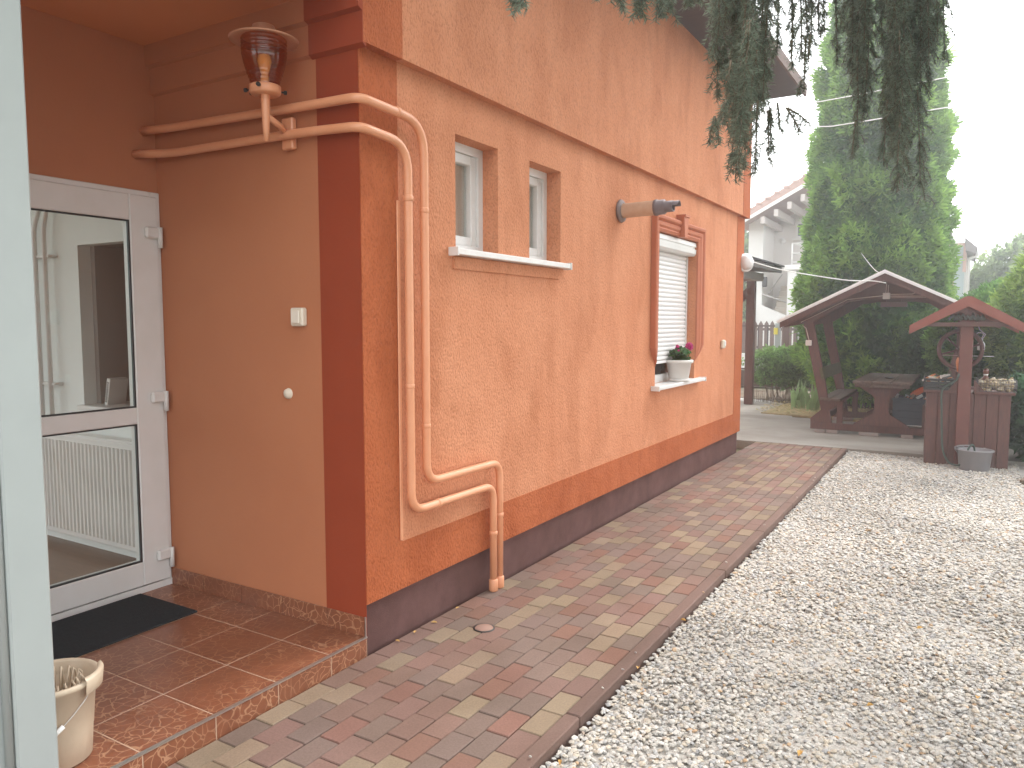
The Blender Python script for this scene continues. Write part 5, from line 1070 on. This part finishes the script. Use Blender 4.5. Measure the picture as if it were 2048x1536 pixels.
iris((-0.22, 11.05), 15, .66, 'clump of sword-shaped iris leaves in front of the leafy shrub'); iris((.06, 10.8), 13, .60, 'iris clump nearest to the leaning pavilion post'); iris((.42, 11.15), 16, .42, 'iris clump seen between the pavilion posts')

# ------------------------------------------------------------------ spruce with hanging boughs
def spruce():
    e = empty('spruce_tree', (4.6, 0.9, -.05), 'dark spruce with drooping boughs hanging into the top of the view', 'spruce')
    mb = MB(); mb.tube([(4.6, .9, -.1), (4.58, .9, 2), (4.6, .92, 5), (4.6, .92, 8.5)], [.26, .22, .15, .04], 12); mb.build('trunk', M_BARK, e)
    segs = []; tw = MB()
    def strand(P, side_len, side_gap, needle=.0185):
        P = spl(P, 5); tw.tube(P, [.0045 * (1 - .6 * i / len(P)) for i in range(len(P))], 4); acc = 0
        for a, b in zip(P, P[1:]):
            segs.append((a, b, needle)); acc += (b - a).length
            while acc > side_gap:
                acc -= side_gap
                for s_ in (1, -1):
                    if random.random() < .08: continue
                    an = random.uniform(0, 6.28); l = side_len * random.uniform(.4, 1.15); d = Vector((math.cos(an), math.sin(an), -random.uniform(.7, 2.2))).normalized(); m1 = a + d * l * .5; m2 = m1 + (d + Vector((0, 0, -.6))).normalized() * l * .5
                    segs.append((a, m1, needle)); segs.append((m1, m2, needle)); tw.tube([a, m1, m2], .0016, 3, False)
    # boughs: list of (u, v, dist) way points
    B = []
    def hang(u, v0, v1, D, du=0, sl=.075, gap=.035): 
        p0 = atd(u, v0, D); p1 = atd(u + du * .6, (v0 + v1) / 2, D); p2 = atd(u + du, v1, D); strand([p0, p1, p2], sl, gap)
    for u, v0, v1, D, du, sl, gp in [
        (1440, -60, 205, 3.0, -6, .09, .03), (1462, 120, 250, 2.6, -14, .06, .03), (1470, -60, 270, 3.1, 6, .10, .03), (1452, 200, 262, 2.5, -22, .03, .02), (1430, 232, 285, 2.4, -12, .02, .018), (1434, 236, 290, 2.4, 4, .02, .018),
        (1500, -60, 345, 2.9, -38, .08, .026), (1495, 40, 365, 2.7, -24, .06, .024), (1515, 100, 340, 2.8, -28, .05, .024), (1490, 150, 300, 2.6, 0, .05, .024), (1530, -60, 240, 3.2, -14, .11, .03), (1480, -60, 180, 3.2, 0, .11, .03),
        (1515, 200, 345, 3.0, -4, .05, .03), (1540, 215, 310, 3.2, 2, .04, .03), (1536, 220, 325, 3.2, 2, .05, .035), (1555, 205, 260, 3.2, 4, .04, .03), (1572, 215, 265, 3.1, 28, .05, .03), (1575, 216, 250, 3.1, 46, .04, .035),
        (1505, -60, 120, 3.4, 10, .10, .03), (1560, -60, 110, 3.4, -6, .09, .035), (1585, -60, 100, 3.3, 0, .07, .03), (1606, -60, 80, 3.3, 10, .06, .03), (1620, -60, 90, 3.5, 4, .08, .035), (1645, -60, 60, 3.5, 4, .06, .04), (1670, -60, 130, 3.4, 4, .05, .035), (1582, 80, 140, 3.3, 2, .02, .02), (1612, 70, 185, 3.2, -4, .015, .03), (1603, 160, 190, 3.2, -6, .04, .02),
        (1705, -60, 180, 3.6, 0, .11, .03), (1722, -60, 215, 3.6, 6, .12, .03), (1740, -60, 160, 3.5, -4, .11, .03), (1715, 100, 300, 3.4, 0, .08, .03), (1735, 120, 230, 3.4, -6, .09, .03), (1712, 240, 310, 3.3, -8, .05, .03),
        (1780, -60, 260, 3.4, 2, .10, .028), (1800, -60, 330, 3.4, -6, .13, .028), (1815, 20, 380, 3.5, -10, .13, .03), (1790, 60, 300, 3.3, 0, .11, .03), (1775, 200, 330, 3.3, -8, .07, .03), (1800, 240, 385, 3.2, -6, .07, .03), (1830, -60, 250, 3.6, 0, .12, .03), (1850, -60, 160, 3.6, 4, .11, .03), (1870, -60, 90, 3.5, 6, .08, .035), (1835, 180, 380, 3.5, 6, .10, .04), (1845, 260, 400, 3.6, 4, .08, .05), (1600, -60, 120, 3.5, 4, .10, .03), (1640, -60, 70, 3.4, -4, .08, .03), (1885, -60, 120, 3.6, 4, .10, .03), (1760, -60, 90, 3.5, 4, .09, .03)]:
        hang(u, v0, v1, D, du, sl * .8, gp)
        if v1 > 150 and v0 < 100: hang(u + random.uniform(-14, 14), v0, v1 - random.uniform(10, 90), D + random.uniform(-.2, .2), du, sl * .7, gp); hang(u + random.uniform(-18, 18), v0, v1 - random.uniform(30, 130), D + random.uniform(-.1, .3), du, sl * .8, gp)
    for u, v1, D in [(1028, 14, 2.3), (1040, 22, 2.25), (1052, 10, 2.35), (1195, 4, 2.4), (1225, 12, 2.4), (1255, 20, 2.45), (1275, 32, 2.4), (1288, 42, 2.4), (1308, 28, 2.5), (1330, 26, 2.5), (1350, 24, 2.5), (1370, 16, 2.6), (1395, 14, 2.6), (1325, 10, 2.3), (1342, 6, 2.45)]:
        hang(u, -70, v1 - 6, D, random.uniform(-14, 14), .05, .022)
    # carrying boughs above the frame, back to the trunk
    for pts in ([(1020, -75, 2.35), (1350, -85, 2.5), (1500, -75, 3.0), (1720, -80, 3.5), (1880, -95, 3.6), (2060, -140, 3.7)], [(1440, -70, 3.0), (1620, -85, 3.4), (1900, -160, 3.6)]):
        P = spl([atd(*p) for p in pts] + [Vector((4.6, .9, 4.3))], 8); tw.tube(P, [.006 + .03 * i / len(P) for i in range(len(P))], 6)
    tw.build('branches', mat('twig', (.20, .16, .11), .9, (.14, .12, .08), 20), e)
    # unseen crown above and beside the view, enlarged to shade wall and path
    n = 9000; z = RNG.uniform(3.3, 9.6, n); a = RNG.uniform(0, 2 * np.pi, n); r = (10.0 - z) / 6.7 * 3.0 * RNG.uniform(.25, 1, n) ** .5
    P = np.stack([4.6 + r * np.cos(a), .9 + r * np.sin(a), z - r * .12], 1); D = np.stack([np.cos(a), np.sin(a), np.full(n, -.5)], 1)
    rl = P - np.array(CAM); fw = rl @ np.array(_F); rt = np.abs(rl @ np.array(_R)); up_ = np.abs(rl @ np.array(_U))
    keep = ~((fw > 0) & (rt < fw * .67 + .6) & (up_ < fw * .50 + .6)); P, D = P[keep], D[keep]; n = len(P)
    scatter('crown', P, D + RNG.normal(0, .3, (n, 3)), RNG.uniform(.2, .4, n), FR, np.array((.035, .065, .028)) * RNG.uniform(.7, 1.3, (n, 1)), e)
    # needles
    V = []; Tt = []; nper = 760
    for a, b, nl in segs:
        L = (b - a).length; k = max(3, int(L * nper)); t = RNG.uniform(0, 1, k)[:, None]; A = np.array(a); Bv = np.array(b); d = (Bv - A) / max(L, 1e-6); P = A + (Bv - A) * t
        r = RNG.normal(size=(k, 3)); r -= (r @ d)[:, None] * d; r /= np.linalg.norm(r, axis=1, keepdims=True); dirv = r * .85 + d * .55; s_ = np.cross(dirv, RNG.normal(size=(k, 3))); s_ /= np.linalg.norm(s_, axis=1, keepdims=True)
        l = nl * RNG.uniform(.8, 1.25, (k, 1)); w_ = .0013
        V.append(np.stack([P - s_ * w_, P + s_ * w_, P + dirv * l + s_ * w_ * .4, P + dirv * l - s_ * w_ * .4], 1).reshape(-1, 3)); Tt.append(np.array((.20, .25, .19)) * RNG.uniform(.6, 1.5, (k, 1)))
    V = np.concatenate(V); npmesh('needles', V, np.arange(len(V)).reshape(-1, 4), mat('needle', (1, 1, 1), .6, attr=True, trans=.6, spec=.3), np.concatenate(Tt), e)
    print('needles', len(V) // 4)
spruce()

# fallen leaves
def leaves():
    spots = [((1276, 1342), 0, 'orange dry leaf on the gravel touching the kerb, lower of two'), ((1366, 1246), 0, 'tan dry leaf on the gravel close to the kerb halfway along'), ((1672, 1222), 0, 'yellow leaf lying alone in the middle of the gravel'),
             ((1290, 1310), 0, 'orange dry leaf on the gravel touching the kerb, upper of two'), ((1840, 1262), 0, 'pale yellow leaf on the gravel towards the right edge'), ((1740, 1418), 0, 'rusty leaf on the gravel near the lower middle'),
             ((1955, 1402), 0, 'yellow leaf on the gravel near the lower right'), ((1545, 1290), 0, 'brown leaf on the gravel left of the lone yellow one'), ((1600, 1515), 0, 'yellow leaf on the gravel at the bottom edge'), ((1120, 1533), 0, 'tan leaf in the bottom corner between gravel and kerb'),
             ((795, 1283), 1, 'curled leaf at the foot of the plinth nearest the porch'), ((830, 1265), 1, 'curled leaf at the plinth foot, second from the porch'), ((868, 1246), 1, 'curled leaf at the plinth foot, third from the porch'), ((915, 1217), 1, 'curled leaf at the plinth foot nearest the pipes')]
    for (u, v), k, lab in spots:
        p = at(u, v, 2, -.03 if k == 0 else .002)
        mb = MB(); s_ = random.uniform(.011, .019); a = random.uniform(0, 6.28); z = .012 if k == 0 else .006; c = Vector((p.x, p.y, (-.018 if k == 0 else .004)))
        d = Vector((math.cos(a), math.sin(a), 0)); s2 = Vector((-math.sin(a), math.cos(a), 0)); Z = Vector((0, 0, z))
        mb.add([c - d * s_, c - d * s_ * .3 + s2 * s_ * .55 + Z, c + d * s_ * .5 + s2 * s_ * .4 + Z * .8, c + d * s_ + Z * .4, c + d * s_ * .4 - s2 * s_ * .45 + Z * .9, c - d * s_ * .4 - s2 * s_ * .5 + Z * .7, c + Z * .1], [(6, i, (i + 1) % 6) for i in range(6)])
        prop(mb.build('fallen_leaf', mat('dry_leaf', (.55, .33, .10), .8)), lab, 'leaf', ('dry leaves on the gravel', 'dry leaves along the plinth')[k])
leaves()

# ------------------------------------------------------------------ haze
HAZE = 0.0082
if HAZE:
    mb = MB(); mb.box(-62, 62, -62, 62, -1.2, 11.0); hz = prop(mb.build('haze', mat('haze', (1, 1, 1))), kind='stuff')
    m = bpy.data.materials.new('haze_air'); m.use_nodes = True; nt = m.node_tree; nt.nodes.clear(); o = nt.nodes.new('ShaderNodeOutputMaterial'); v = nt.nodes.new('ShaderNodeVolumePrincipled')
    v.inputs['Color'].default_value = (.95, .97, 1, 1); v.inputs['Density'].default_value = HAZE; v.inputs['Anisotropy'].default_value = .78
    nt.links.new(v.outputs[0], o.inputs['Volume']); hz.data.materials.clear(); hz.data.materials.append(m)
